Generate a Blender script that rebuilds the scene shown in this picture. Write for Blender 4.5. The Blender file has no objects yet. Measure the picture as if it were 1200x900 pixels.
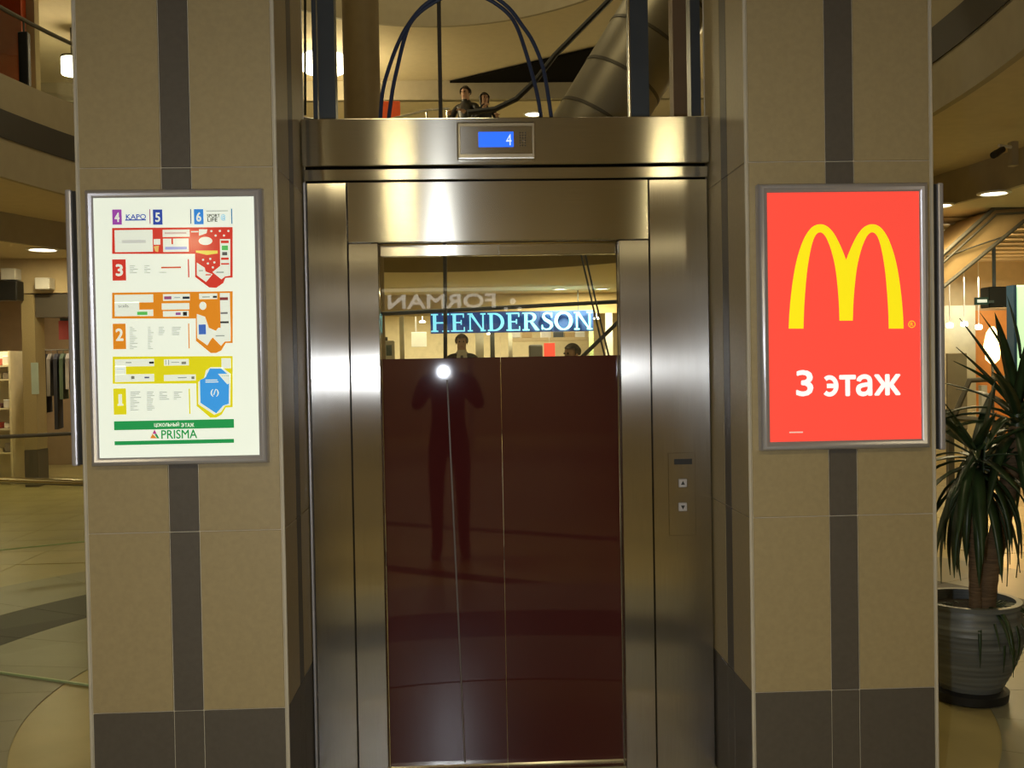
import bpy, bmesh, math, random
from mathutils import Vector, Matrix
random.seed(7)
SC = bpy.context.scene
COL = SC.collection
PI = math.pi

# ---------------------------------------------------------------- camera
CAM_Y, CAM_Z, FPX = -3.3, 1.58, 1165.0
yaw, pitch, roll = math.radians(2.368), math.radians(-1.0415), math.radians(-1.0263)
r0 = Vector((math.cos(yaw), -math.sin(yaw), 0))
f0 = Vector((math.sin(yaw) * math.cos(pitch), math.cos(yaw) * math.cos(pitch), math.sin(pitch)))
u0 = r0.cross(f0)
RT = r0 * math.cos(roll) + u0 * math.sin(roll)
UP = u0 * math.cos(roll) - r0 * math.sin(roll)
CAM = Vector((0, CAM_Y, CAM_Z))
cd = bpy.data.cameras.new('camera'); cam = bpy.data.objects.new('camera', cd); COL.objects.link(cam)
cd.sensor_width = 36; cd.lens = FPX / 1200 * 36; cd.clip_start = 0.05; cd.clip_end = 200
m3 = Matrix((RT, UP, -f0)).transposed()
cam.matrix_world = Matrix.Translation(CAM) @ m3.to_4x4()
SC.camera = cam

# ---------------------------------------------------------------- world, flash, exposure
W = bpy.data.worlds.new('world'); SC.world = W; W.use_nodes = True
W.node_tree.nodes['Background'].inputs[0].default_value = (1.0, 0.82, 0.55, 1)
W.node_tree.nodes['Background'].inputs[1].default_value = 0.05
SC.view_settings.view_transform = 'Standard'; SC.view_settings.look = 'None'
SC.view_settings.gamma = 1; SC.view_settings.use_curve_mapping = False
SC.view_settings.exposure = 0.0
FLASH_POWER = 30.0
DOWN_POWER = 24.0
WARM = (1.0, 0.82, 0.44)
def area_light(name, loc, size, power, color=WARM, rot=(0, 0, 0), shape='DISK', spread=PI):
    l = bpy.data.lights.new(name, 'AREA'); l.shape = shape; l.size = size; l.energy = power; l.color = color
    l.spread = spread
    o = bpy.data.objects.new(name, l); o.location = loc; o.rotation_euler = rot; COL.objects.link(o); return o
for (x_, y_) in ((-0.5, 2.6), (-0.5, 9.5)):
    area_light('atrium_fill_light', (x_, y_, 10.3), 1.6, 110, WARM)  # unseen fill lights added under the roof to brighten the balcony fascias
area_light('camera_flash_light', (-0.212, -3.352, 1.545), 0.03, FLASH_POWER, (0.86, 0.92, 1.0), (PI / 2, 0, 0))

def U(px, py, D=None, z=None, X=None):
    """point of the photograph on the plane Y = D-3.3, or height z, or X"""
    d = f0 * FPX + RT * (px - 600) - UP * (py - 450)
    if D is not None: t = D / d.y
    elif z is not None: t = (z - CAM_Z) / d.z
    else: t = X / d.x
    return CAM + d * t

# ---------------------------------------------------------------- materials
def mat(name, c, rough=0.5, metal=0.0, emit=0.0, noise=0.06, scale=8.0, ecol=None, bump=0.0, aniso=0.0, spec=0.5, stretch=None, rot=0.0):
    m = bpy.data.materials.new(name); m.use_nodes = True
    nt = m.node_tree; b = nt.nodes['Principled BSDF']
    b.inputs['Roughness'].default_value = rough; b.inputs['Metallic'].default_value = metal
    b.inputs['Specular IOR Level'].default_value = spec
    tc = nt.nodes.new('ShaderNodeTexCoord')
    src = tc.outputs['Object']
    if stretch:
        mp = nt.nodes.new('ShaderNodeMapping'); mp.inputs['Scale'].default_value = stretch
        nt.links.new(src, mp.inputs['Vector']); src = mp.outputs['Vector']
    n = nt.nodes.new('ShaderNodeTexNoise'); n.inputs['Scale'].default_value = scale; n.inputs['Detail'].default_value = 4
    nt.links.new(src, n.inputs['Vector'])
    r = nt.nodes.new('ShaderNodeValToRGB')
    r.color_ramp.elements[0].position = 0.3; r.color_ramp.elements[1].position = 0.7
    r.color_ramp.elements[0].color = [v * (1 - noise) for v in c] + [1]
    r.color_ramp.elements[1].color = [min(1, v * (1 + noise)) for v in c] + [1]
    nt.links.new(n.outputs['Fac'], r.inputs['Fac']); nt.links.new(r.outputs['Color'], b.inputs['Base Color'])
    if emit:
        b.inputs['Emission Color'].default_value = list(ecol or c) + [1]; b.inputs['Emission Strength'].default_value = emit
    if bump:
        bp = nt.nodes.new('ShaderNodeBump'); bp.inputs['Strength'].default_value = bump; bp.inputs['Distance'].default_value = 0.01
        nt.links.new(n.outputs['Fac'], bp.inputs['Height']); nt.links.new(bp.outputs['Normal'], b.inputs['Normal'])
    if aniso:
        b.inputs['Anisotropic'].default_value = aniso; b.inputs['Anisotropic Rotation'].default_value = rot
        t = nt.nodes.new('ShaderNodeTangent'); t.direction_type = 'RADIAL'; t.axis = 'Z'
        nt.links.new(t.outputs['Tangent'], b.inputs['Tangent'])
    return m
def glass(name, tint=(1, 1, 1), ior=1.5):
    m = bpy.data.materials.new(name); m.use_nodes = True; nt = m.node_tree
    nt.nodes.remove(nt.nodes['Principled BSDF'])
    tr = nt.nodes.new('ShaderNodeBsdfTransparent'); tr.inputs[0].default_value = list(tint) + [1]
    gl = nt.nodes.new('ShaderNodeBsdfGlossy'); gl.inputs['Roughness'].default_value = 0.0
    fr = nt.nodes.new('ShaderNodeFresnel'); fr.inputs[0].default_value = ior
    mx = nt.nodes.new('ShaderNodeMixShader')
    ge = nt.nodes.new('ShaderNodeNewGeometry'); ma = nt.nodes.new('ShaderNodeMath'); ma.operation = 'MULTIPLY_ADD'
    ma.inputs[1].default_value = 1 / ior - ior; ma.inputs[2].default_value = ior      # the far face sees the same slab: no total reflection
    nt.links.new(ge.outputs['Backfacing'], ma.inputs[0]); nt.links.new(ma.outputs[0], fr.inputs[0])
    nt.links.new(fr.outputs[0], mx.inputs[0]); nt.links.new(tr.outputs[0], mx.inputs[1]); nt.links.new(gl.outputs[0], mx.inputs[2])
    nt.links.new(mx.outputs[0], nt.nodes['Material Output'].inputs[0]); return m

M = {}
M['beige'] = mat('beige_tile', (0.40, 0.318, 0.165), 0.45, noise=0.05, scale=60)
M['dark'] = mat('dark_tile', (0.105, 0.09, 0.07), 0.5, noise=0.06, scale=60)
M['grout'] = mat('grout', (0.62, 0.56, 0.42), 0.8)
M['trim'] = mat('edge_trim', (0.62, 0.57, 0.45), 0.35)
M['steel_h'] = mat('brushed_steel_horizontal', (0.50, 0.485, 0.43), 0.165, 1, noise=0.05, scale=6, stretch=(1, 1, 60), aniso=1.0, rot=0.25)
M['steel_v'] = mat('brushed_steel_vertical', (0.43, 0.41, 0.375), 0.19, 1, noise=0.06, scale=6, stretch=(60, 60, 1), aniso=1.0, rot=0.0)
M['steel'] = mat('satin_steel', (0.62, 0.60, 0.55), 0.25, 1, noise=0.05)
M['alu'] = mat('anodised_aluminium', (0.58, 0.57, 0.60), 0.34, 0.55, noise=0.04)
M['seam'] = mat('dark_gap', (0.02, 0.018, 0.015), 0.8)
M['redglass'] = mat('red_backed_glass', (0.06, 0.011, 0.011), 0.03, 0, noise=0.05, scale=3, spec=0.55)
M['clear'] = glass('clear_glass', (0.95, 0.97, 0.93))
M['rail'] = mat('dark_blue_steel', (0.09, 0.11, 0.13), 0.4, 0.3)
M['bluecable'] = mat('blue_cable_sheath', (0.04, 0.06, 0.13), 0.5)
M['black'] = mat('black_plastic', (0.012, 0.012, 0.012), 0.5)
M['darkband'] = mat('dark_band', (0.03, 0.024, 0.02), 0.6)
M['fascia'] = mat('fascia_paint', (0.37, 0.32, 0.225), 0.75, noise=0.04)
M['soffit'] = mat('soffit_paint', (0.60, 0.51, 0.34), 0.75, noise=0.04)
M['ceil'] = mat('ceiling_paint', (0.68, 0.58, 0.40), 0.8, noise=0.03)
M['cream'] = mat('cream_wall', (0.62, 0.50, 0.30), 0.75, noise=0.05)
M['floor'] = mat('gold_floor_tile', (0.38, 0.31, 0.13), 0.32, noise=0.12, scale=3)
M['floorgrey'] = mat('grey_floor_tile', (0.24, 0.225, 0.15), 0.35, noise=0.10, scale=3)
M['floordark'] = mat('black_floor_tile', (0.018, 0.017, 0.013), 0.45, noise=0.2, scale=6, spec=0.3)
M['lamp'] = mat('lamp_lens', (1, 0.95, 0.8), 0.4, emit=7.0, ecol=(1.0, 0.93, 0.72))
M['white'] = mat('white_plastic', (0.75, 0.74, 0.70), 0.45)
M['brown'] = mat('brown_panel', (0.26, 0.17, 0.09), 0.55)
M['wood'] = mat('pale_wood', (0.50, 0.36, 0.18), 0.5, noise=0.15, stretch=(20, 20, 1))

# ---------------------------------------------------------------- mesh helpers
def build(name, bm, m, parent=None, smooth=False, origin=None):
    me = bpy.data.meshes.new(name)
    if not m is None:
        for x in (m if isinstance(m, (list, tuple)) else [m]): me.materials.append(x)
    bmesh.ops.recalc_face_normals(bm, faces=bm.faces)
    if parent is not None:
        off = WLOC(parent)
    elif origin is not None: off = Vector(origin)
    else:
        xs = [v.co for v in bm.verts]
        off = Vector(((min(c.x for c in xs) + max(c.x for c in xs)) / 2, (min(c.y for c in xs) + max(c.y for c in xs)) / 2, min(c.z for c in xs)))
    bmesh.ops.translate(bm, verts=bm.verts, vec=-off)
    bm.to_mesh(me); bm.free()
    if smooth:
        me.shade_smooth()
        try: me.set_sharp_from_angle(angle=math.radians(40))
        except Exception: pass
    o = bpy.data.objects.new(name, me); COL.objects.link(o)
    if parent is not None: o.parent = parent
    else: o.location = off
    return o
def WLOC(o):
    v = Vector(o.location)
    while o.parent is not None: o = o.parent; v += Vector(o.location)
    return v
def thing(name, label, cat, loc=(0, 0, 0), group=None):
    o = bpy.data.objects.new(name, None); COL.objects.link(o); o.location = loc; o.empty_display_size = 0.1
    o['label'] = label; o['category'] = cat
    if group: o['group'] = group
    return o
def tag(o, label, cat, group=None, kind=None):
    o['label'] = label; o['category'] = cat
    if group: o['group'] = group
    if kind: o['kind'] = kind
    return o
def struct(o, label=None):
    o['kind'] = 'structure'
    if label: o['label'] = label
    return o
def box(bm, x0, x1, y0, y1, z0, z1, bev=0.0, seg=1):
    b = bmesh.new()
    r = bmesh.ops.create_cube(b, size=1)
    for v in b.verts:
        v.co = Vector(((x0 + x1) / 2 + v.co.x * (x1 - x0), (y0 + y1) / 2 + v.co.y * (y1 - y0), (z0 + z1) / 2 + v.co.z * (z1 - z0)))
    if bev: bmesh.ops.bevel(b, geom=b.edges, offset=bev, segments=seg, affect='EDGES', profile=0.6)
    merge(bm, b)
def merge(bm, b):
    me = bpy.data.meshes.new('tmp'); b.to_mesh(me); b.free(); bm.from_mesh(me); bpy.data.meshes.remove(me)
def B(*a, **k):
    bm = bmesh.new(); box(bm, *a, **k); return bm
def prism(bm, pts, d):
    """extrude polygon pts (Vectors, planar) by vector d"""
    a = [bm.verts.new(p) for p in pts]; b = [bm.verts.new(Vector(p) + Vector(d)) for p in pts]
    n = len(pts)
    bm.faces.new(a); bm.faces.new(b[::-1])
    for i in range(n): bm.faces.new((a[i], b[i], b[(i + 1) % n], a[(i + 1) % n]))
def tube(bm, pts, r, n=8, cap=True, closed=False):
    pts = [Vector(p) for p in pts]; k = len(pts); rings = []
    rr = r if isinstance(r, (list, tuple)) else [r] * k
    ref = None
    for i, p in enumerate(pts):
        if closed: t = pts[(i + 1) % k] - pts[i - 1]
        else: t = pts[min(i + 1, k - 1)] - pts[max(i - 1, 0)]
        t.normalize()
        if ref is None:
            ref = Vector((0, 0, 1)) if abs(t.z) < 0.9 else Vector((1, 0, 0))
        a = (ref - t * ref.dot(t)).normalized(); ref = a; b = t.cross(a)
        rings.append([bm.verts.new(p + (a * math.cos(2 * PI * j / n) + b * math.sin(2 * PI * j / n)) * rr[i]) for j in range(n)])
    for i in range(k if closed else k - 1):
        A, Bq = rings[i], rings[(i + 1) % k]
        for j in range(n): bm.faces.new((A[j], A[(j + 1) % n], Bq[(j + 1) % n], Bq[j]))
    if cap and not closed: bm.faces.new(rings[0][::-1]); bm.faces.new(rings[-1])
def lathe(bm, prof, c, n=32):
    rings = []
    for r, z in prof:
        rings.append([bm.verts.new((c[0] + r * math.cos(2 * PI * j / n), c[1] + r * math.sin(2 * PI * j / n), c[2] + z)) for j in range(n)])
    for A, Bq in zip(rings, rings[1:]):
        for j in range(n): bm.faces.new((A[j], A[(j + 1) % n], Bq[(j + 1) % n], Bq[j]))
    if prof[0][0] > 0: bm.faces.new(rings[0][::-1])
    if prof[-1][0] > 0: bm.faces.new(rings[-1])
def text_bm(body, x0, x1, z0, z1, y, depth=0.0004, bold=0.0, facing=-1):
    """lettering filling the rectangle x0..x1, z0..z1 on the plane y; facing -1 reads from -Y, +1 from +Y"""
    cu = bpy.data.curves.new('lettering', 'FONT'); cu.body = body; cu.resolution_u = 3
    ob = bpy.data.objects.new('lettering_tmp', cu); COL.objects.link(ob)
    dg = bpy.context.evaluated_depsgraph_get(); dg.update()
    me = bpy.data.meshes.new_from_object(ob.evaluated_get(dg))
    bm = bmesh.new(); bm.from_mesh(me)
    bpy.data.objects.remove(ob); bpy.data.curves.remove(cu); bpy.data.meshes.remove(me)
    xs = [v.co.x for v in bm.verts]; ys = [v.co.y for v in bm.verts]
    a, b, c, d = min(xs), max(xs), min(ys), max(ys)
    for v in bm.verts:
        s = (v.co.x - a) / (b - a)
        if facing > 0: s = 1 - s
        v.co = Vector((x0 + (x1 - x0) * s, y, z0 + (z1 - z0) * (v.co.y - c) / (d - c)))
    h = z1 - z0; one = bm; bm = bmesh.new()
    if bold:                                            # heavier strokes: the same letters laid over each other a hair apart
        me = bpy.data.meshes.new('tmp'); one.to_mesh(me)
        for k in range(8):
            n = len(bm.verts); bm.from_mesh(me); bm.verts.ensure_lookup_table()
            dx, dz = bold * h * math.cos(k * PI / 4), bold * h * math.sin(k * PI / 4)
            for v in list(bm.verts)[n:]: v.co += Vector((dx, facing * .00001 * k, dz))
        bpy.data.meshes.remove(me); one.free()
    else: bm.free(); bm = one
    r = bmesh.ops.extrude_face_region(bm, geom=list(bm.faces))
    bmesh.ops.translate(bm, verts=[g for g in r['geom'] if isinstance(g, bmesh.types.BMVert)], vec=(0, facing * depth, 0))
    return bm

# ================================================================ STRUCTURE
EX, EY, EA, EB = -0.5, 5.0, 4.25, 7.2            # elliptical atrium opening
NS = 96
def ell(o, t): return (EX + (EA + o) * math.cos(t), EY + (EB + o) * math.sin(t))
RX0, RX1, RY0, RY1 = -14.0, 13.0, -19.0, 27.0
def rect_hit(x, y):
    dx, dy = x - EX, y - EY; k = 1e9
    if dx > 1e-9: k = min(k, (RX1 - EX) / dx)
    if dx < -1e-9: k = min(k, (RX0 - EX) / dx)
    if dy > 1e-9: k = min(k, (RY1 - EY) / dy)
    if dy < -1e-9: k = min(k, (RY0 - EY) / dy)
    return EX + dx * k, EY + dy * k
TS = sorted(set([2 * PI * i / NS for i in range(NS)] + [math.atan2((cy - EY) / EB, (cx - EX) / EA) % (2 * PI) for cx in (RX0, RX1) for cy in (RY0, RY1)]))
def ring_flat(name, o0, o1, z, m, th=0.02):
    bm = bmesh.new(); n = len(TS)
    def P(o, t): return rect_hit(*ell(0, t)) if o is None else ell(o, t)
    L = []
    for zz in (z, z + th):
        L.append([[bm.verts.new((*P(o, t), zz)) for t in TS] for o in (o0, o1)])
    for k in (0, 1):
        for i in range(n):
            j = (i + 1) % n
            bm.faces.new((L[k][0][i], L[k][0][j], L[k][1][j], L[k][1][i]))
    for q in (0, 1):
        for i in range(n):
            j = (i + 1) % n
            bm.faces.new((L[0][q][i], L[0][q][j], L[1][q][j], L[1][q][i]))
    return struct(build(name, bm, m))
def ring_wall(name, o, z0, z1, m, th=0.06, parent=None):
    bm = bmesh.new(); n = len(TS); V = []
    for oo, zz in ((o, z0), (o, z1), (o + th, z1), (o + th, z0)):
        V.append([bm.verts.new((*ell(oo, t), zz)) for t in TS])
    for k in range(4):
        for i in range(n):
            j = (i + 1) % n
            bm.faces.new((V[k][i], V[k][j], V[(k + 1) % 4][j], V[(k + 1) % 4][i]))
    ob = build(name, bm, m, parent=parent, smooth=True)
    return ob if parent else struct(ob)

bm = B(RX0, RX1, RY0, RY1, -0.12, 0.0)
floor = struct(build('floor', bm, M['floor']))
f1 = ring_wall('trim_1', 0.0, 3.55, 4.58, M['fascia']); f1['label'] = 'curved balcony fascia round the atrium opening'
ring_wall('dark_band', -0.012, 3.94, 4.22, M['darkband'], th=0.02, parent=f1)['label'] = 'dark band set into the curved fascia'
ring_flat('ceiling_1', 0.06, 1.5, 3.55, M['soffit'])
ring_wall('trim_2', 1.5, 3.2, 3.56, M['fascia'])
ring_flat('ceiling_2', 1.56, None, 3.2, M['ceil'])
ring_flat('floor_2', 0.06, None, 4.53, M['floorgrey'], 0.05)
f3 = ring_wall('trim_3', 0.0, 6.85, 8.2, M['fascia'])
ring_flat('ceiling_3', 0.06, None, 6.85, M['ceil'])
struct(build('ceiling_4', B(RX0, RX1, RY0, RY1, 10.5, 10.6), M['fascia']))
for nm, a in (('wall_left', (RX0 - .1, RX0, RY0, RY1)), ('wall_right', (RX1, RX1 + .1, RY0, RY1)), ('wall_rear', (RX0, RX1, RY0 - .1, RY0)), ('wall_back', (RX0, RX1, RY1, RY1 + .1))):
    struct(build(nm, B(*a, -0.12, 10.6), M['cream']))

# floor inlay: black ring round the lift with grey rings either side, in wedge tiles
IC = (0.15, 1.7)
def wedge(r0_, r1_, a0, a1, z0=0.0, z1=0.004, n=4):
    b = bmesh.new(); pts = []
    g = 0.0015
    for i in range(n + 1):
        a = a0 + (a1 - a0) * i / n; pts.append(Vector((IC[0] + (r0_ + g) * math.cos(a), IC[1] + (r0_ + g) * math.sin(a), z0)))
    for i in range(n, -1, -1):
        a = a0 + (a1 - a0) * i / n; pts.append(Vector((IC[0] + (r1_ - g) * math.cos(a), IC[1] + (r1_ - g) * math.sin(a), z0)))
    prism(b, pts, (0, 0, z1 - z0)); return b
NW = 36
for i in range(NW):
    a0, a1 = 2 * PI * i / NW + .001, 2 * PI * (i + 1) / NW - .0
    for (ra, rb, m) in ((2.25, 3.05, 'floorgrey'), (3.05, 3.65, 'floordark'), (3.65, 4.45, 'floorgrey')):
        build('inlay_tile', wedge(ra, rb, a0, a1), M[m], floor)
tl = None
for ix in range(-16, 20):
    for iy in range(-2, 26):
        cx, cy = ix * 0.6 + 0.1, iy * 0.6
        d = math.hypot(cx - IC[0], cy - IC[1])
        if d < 4.45 + 0.43 or cy > 11.0: continue
        if not ((-8 < cx < -2.2) or (2.4 < cx < 8)): continue
        if abs(cx) > 0.52 * (cy + 3.3) + 1.0: continue
        if tl is None:
            tl = build('floor_tile', B(cx - .297, cx + .297, cy - .297, cy + .297, 0, 0.004), M['floor'], floor); tl0 = (cx, cy)
        else:
            c = tl.copy(); COL.objects.link(c); c.location = Vector(tl.location) + Vector((cx - tl0[0], cy - tl0[1], 0))
# thin dark floor lines behind the camera
for (a, b) in (((-2.4, -6.6), (3.2, -3.35)), ((-2.2, -4.4), (3.2, -0.95))):
    bm = bmesh.new(); d = (Vector((b[0], b[1], 0)) - Vector((a[0], a[1], 0))); nrm = Vector((-d.y, d.x, 0)).normalized() * 0.09
    A, Bv = Vector((a[0], a[1], 0.0)), Vector((b[0], b[1], 0.0))
    prism(bm, [A - nrm, Bv - nrm, Bv + nrm, A + nrm], (0, 0, .003)); build('floor_strip', bm, M['floordark'], floor)

# ================================================================ TILED COLUMNS
def column(name, label, x0, x1, sx0, sx1, inner):
    t = thing(name, label, 'column', ((x0 + x1) / 2, 0.29, 0), 'tiled columns either side of the lift')
    Y0, Y1 = 0.0, 0.565; e = 0.010; H = 4.5
    core = 0.005
    build('core', B(x0 + core, x1 - core, Y0 + core, Y1 - core, 0, H), M['grout'], t)
    g = 0.0016
    zs = [0, 0.4616, 1.054, 2.247, 3.44, H]
    for k, (za, zb) in enumerate(zip(zs, zs[1:])):
        base = (k == 0)
        for (xa, xb, st) in ((x0 + e, sx0, 0), (sx0, sx1, 1), (sx1, x1 - e, 0)):
            for (ya, yb) in ((Y0, Y0 + .01), (Y1 - .01, Y1)):
                build('tile', B(xa + g, xb - g, ya, yb, za + g, zb - g, bev=.0012), M['dark' if base or st else 'beige'], t)
        for (ya, yb, st) in ((Y0 + e, .235, 0), (.235, .325, 1), (.325, Y1 - e, 0)):
            for (xa, xb) in ((x0, x0 + .01), (x1 - .01, x1)):
                build('tile', B(xa, xb, ya + g, yb - g, za + g, zb - g, bev=.0012), M['dark' if base or st else 'beige'], t)
    for (xa, ya) in ((x0, Y0), (x1, Y0), (x0, Y1), (x1, Y1)):
        sx = -1 if xa == x1 else 1; sy = 1 if ya == Y0 else -1
        bx_ = sorted((xa - sx * .002, xa + sx * .008)); by_ = sorted((ya - sy * .002, ya + sy * .008))
        build('corner_trim', B(bx_[0], bx_[1], by_[0], by_[1], 0, H, bev=.003), M['trim'], t)
    return t
column('tiled_column', 'beige tiled column with dark stripe left of the lift, carrying the floor directory', -1.2705, -0.624, -0.9976, -0.9006, 1)
column('tiled_column', 'beige tiled column with dark stripe right of the lift, carrying the red poster', 0.930, 1.5682, 1.2019, 1.2982, -1)

# ================================================================ LIFT PORTAL
FY = 0.504
PX0, PX1 = -0.6195, 0.9255
portal = thing('lift_portal', 'brushed steel lift surround standing between the two tiled columns', 'elevator frame', (0.155, FY, 0))
build('backing', B(PX0 + .004, -0.341 - .004, FY + .03, FY + .09, 0, 2.50), M['seam'], portal)
build('backing', B(0.575 + .004, PX1 - .004, FY + .03, FY + .09, 0, 2.50), M['seam'], portal)
build('backing', B(-0.345, 0.579, FY + .03, FY + .09, 2.062, 2.50), M['seam'], portal)
build('header_panel', B(PX0, PX1, FY - .03, FY + .30, 2.342, 2.520, bev=.003), M['steel_h'], portal)
build('lower_header_panel', B(PX0 + .006, PX1 - .003, FY - .014, FY + .03, 2.291, 2.334, bev=.002), M['steel_h'], portal)
build('side_panel', B(PX0 + .012, -0.4595, FY, FY + .03, 0, 2.286, bev=.002), M['steel_v'], portal)
build('side_panel', B(0.697, PX1 - .003, FY, FY + .03, 0, 2.286, bev=.002), M['steel_v'], portal)
build('edge_strip', B(PX0, PX0 + .010, FY - .012, FY + .03, 0, 2.286, bev=.003), M['alu'], portal)
build('lintel_panel', B(-0.4555, 0.693, FY, FY + .03, 2.058, 2.287, bev=.002), M['steel_h'], portal)
build('jamb', B(-0.4555, -0.343, FY, FY + .058, 0, 2.055, bev=.002), M['steel_v'], portal)
build('jamb', B(0.577, 0.693, FY, FY + .058, 0, 2.055, bev=.002), M['steel_v'], portal)
build('sill', B(-0.343, 0.577, FY + .005, FY + .13, 0, 0.020, bev=.002), M['steel'], portal)

# door leaves
DY = FY + 0.060
def leaf(x0, x1, label, line=False):
    t = thing('lift_door', label, 'elevator door', ((x0 + x1) / 2, DY, 0.024))
    build('top_rail', B(x0, x1, DY - .006, DY + .03, 2.010, 2.053, bev=.0015), M['steel_h'], t)
    build('glass_pane', B(x0, x1, DY, DY + .010, 1.617, 2.008), M['clear'], t)
    build('red_panel', B(x0, x1, DY, DY + .012, 0.026, 1.615, bev=.001), M['redglass'], t)['label'] = 'dark red glass lower panel'
    if line:
        a, b = U(524, 445, D=DY + 3.3), U(545, 893, D=DY + 3.3)
        bm = bmesh.new(); tube(bm, [(a.x, DY - .001, a.z), (b.x, DY - .001, max(b.z, .03))], .0035, 6)
        build('grey_strip', bm, M['line'], t)
M['line'] = mat('grey_strip', (0.16, 0.13, 0.12), 0.5)
leaf(-0.340, 0.1163, 'left lift door leaf with clear glass above dark red glass', True)
leaf(0.1177, 0.574, 'right lift door leaf with clear glass above dark red glass')

# indicator on the header
ind = thing('floor_indicator', 'steel lift floor indicator with blue display reading 4 on the header', 'indicator', (0.06, FY - .03, 2.38))
iA, iB = U(535, 143, D=3.754), U(628, 186, D=3.754)
build('case', B(iA.x, iB.x, FY - .052, FY - .03, iB.z, iA.z, bev=.006, seg=2), M['steel'], ind)
iC, iD = U(539, 148, D=3.75), U(624, 180, D=3.75)
build('face_plate', B(iC.x, iD.x, FY - .0535, FY - .051, iD.z, iC.z, bev=.001), M['steel_h'], ind)
M['blue'] = mat('blue_display', (0.01, 0.08, 0.9), 0.3, emit=0.95, ecol=(0.02, 0.16, 1.0))
M['digit'] = mat('display_digit', (0.7, 0.85, 1), 0.4, emit=0.8)
dA, dB = U(560.5, 154.5, D=3.748), U(602, 172, D=3.748)
scr = build('display', B(dA.x, dB.x, FY - .056, FY - .0530, dB.z, dA.z, bev=.0008), M['blue'], ind)
dC, dD = U(593, 157, D=3.746), U(599.5, 170, D=3.746)
build('digit', text_bm('4', dC.x, dD.x, dD.z, dC.z, FY - .0562), M['digit'], scr)
bm = bmesh.new()
for i in range(3):
    for j in range(6):
        p = U(609.5 + i * 3, 155.5 + j * 3, D=3.75); bmesh.ops.create_cone(bm, cap_ends=True, segments=6, radius1=.0028, radius2=.0028, depth=.001, matrix=Matrix.Translation((p.x, FY - .054, p.z)) @ Matrix.Rotation(PI / 2, 4, 'X'))
build('speaker_holes', bm, M['black'], ind)['kind'] = 'stuff'

# call panel
cp = thing('call_panel', 'steel call button plate with up and down buttons on the right steel panel', 'call panel', (0.81, FY, 1.1))
cA, cB = U(783, 531, D=3.80), U(816, 627, D=3.80)
build('plate', B(cA.x, cB.x, FY - .003, FY, cB.z, cA.z, bev=.001), M['steel_v'], cp)
sA, sB = U(790, 538, D=3.80), U(811, 544, D=3.80)
build('key_slot', B(sA.x, sB.x, FY - .0045, FY - .003, sB.z, sA.z), M['black'], cp)
for (py, up) in ((566, 1), (594, 0)):
    c = U(800, py, D=3.80); bm = B(c.x - .017, c.x + .017, FY - .009, FY - .003, c.z - .017, c.z + .017, bev=.003)
    bt = build('call_button', bm, M['alu'], cp)
    bm = bmesh.new(); s = .009 if up else -.009
    prism(bm, [Vector((c.x - .008, FY - .0092, c.z - s * .7)), Vector((c.x + .008, FY - .0092, c.z - s * .7)), Vector((c.x, FY - .0092, c.z + s))], (0, -.0008, 0))
    build('arrow', bm, M['black'], bt)

# ================================================================ LIGHT BOXES WITH POSTERS
FD = 0.045
def frame_bm(x0, x1, z0, z1, w, y0, y1):
    """mitred rounded profile frame on plane XZ"""
    bm = bmesh.new()
    prof = [(0, y1), (0, y0 + .012), (w * .25, y0 + .003), (w * .5, y0), (w * .75, y0 + .003), (w, y0 + .010), (w, y1)]
    rings = []
    for (i, y) in prof:
        rings.append([bm.verts.new(p) for p in ((x0 + i, y, z0 + i), (x1 - i, y, z0 + i), (x1 - i, y, z1 - i), (x0 + i, y, z1 - i))])
    for A, Bq in zip(rings, rings[1:]):
        for j in range(4): bm.faces.new((A[j], A[(j + 1) % 4], Bq[(j + 1) % 4], Bq[j]))
    return bm
def lightbox(name, label, TL, BR, w):
    A, Bp = U(*TL, D=3.3 - FD), U(*BR, D=3.3 - FD)
    x0, x1, z0, z1 = A.x, Bp.x, Bp.z, A.z
    t = thing(name, label, 'light box', ((x0 + x1) / 2, 0, z0), 'lit poster frames on the column fronts')
    build('frame', frame_bm(x0, x1, z0, z1, w, -FD, 0), M['alu'], t, smooth=True)
    return t, (x0, x1, z0, z1)
SY = -FD + .014                                     # sheet plane
def UP_(px, py, k=0): return U(px, py, D=3.3 + SY - .0006 * k)
pm_cache = {}
def ink(c, e=0.55):
    k = (tuple(c), e)
    if k not in pm_cache:
        pm_cache[k] = mat('print_%d' % len(pm_cache), c, 0.10, emit=e, noise=0.02, scale=5)
    return pm_cache[k]
# --- directory
d1, (x0, x1, z0, z1) = lightbox('directory_light_box', 'lit mall floor directory with coloured floor plans on the left column', (97.5, 222), (313, 542.5), 0.026)
PAPER = (0.80, 0.86, 0.74)
build('sheet', B(x0 + .022, x1 - .022, SY, SY + .01, z0 + .022, z1 - .022), ink(PAPER, 0.64), d1)
def Z5(x, y): return (80 + x * .21667, 200 + y * .21667)
def Z6(x, y): return (80 + x * .21667, 380 + y * .21667)
def poly(name, pts, c, parent, k=1, Zf=Z5, e=0.55):
    bm = bmesh.new(); P = [UP_(*Zf(*p), k) for p in pts]
    y = SY - .0006 * k
    prism(bm, [Vector((p.x, y, p.z)) for p in P], (0, .0005, 0)); return build(name, bm, ink(c, e), parent)
def rect(name, a, c, parent, k=1, Zf=Z5, e=0.55):
    A, Bq = UP_(*Zf(a[0], a[1]), k), UP_(*Zf(a[2], a[3]), k); y = SY - .0006 * k
    return build(name, B(A.x, Bq.x, y, y + .0005, Bq.z, A.z), ink(c, e), parent)
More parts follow.
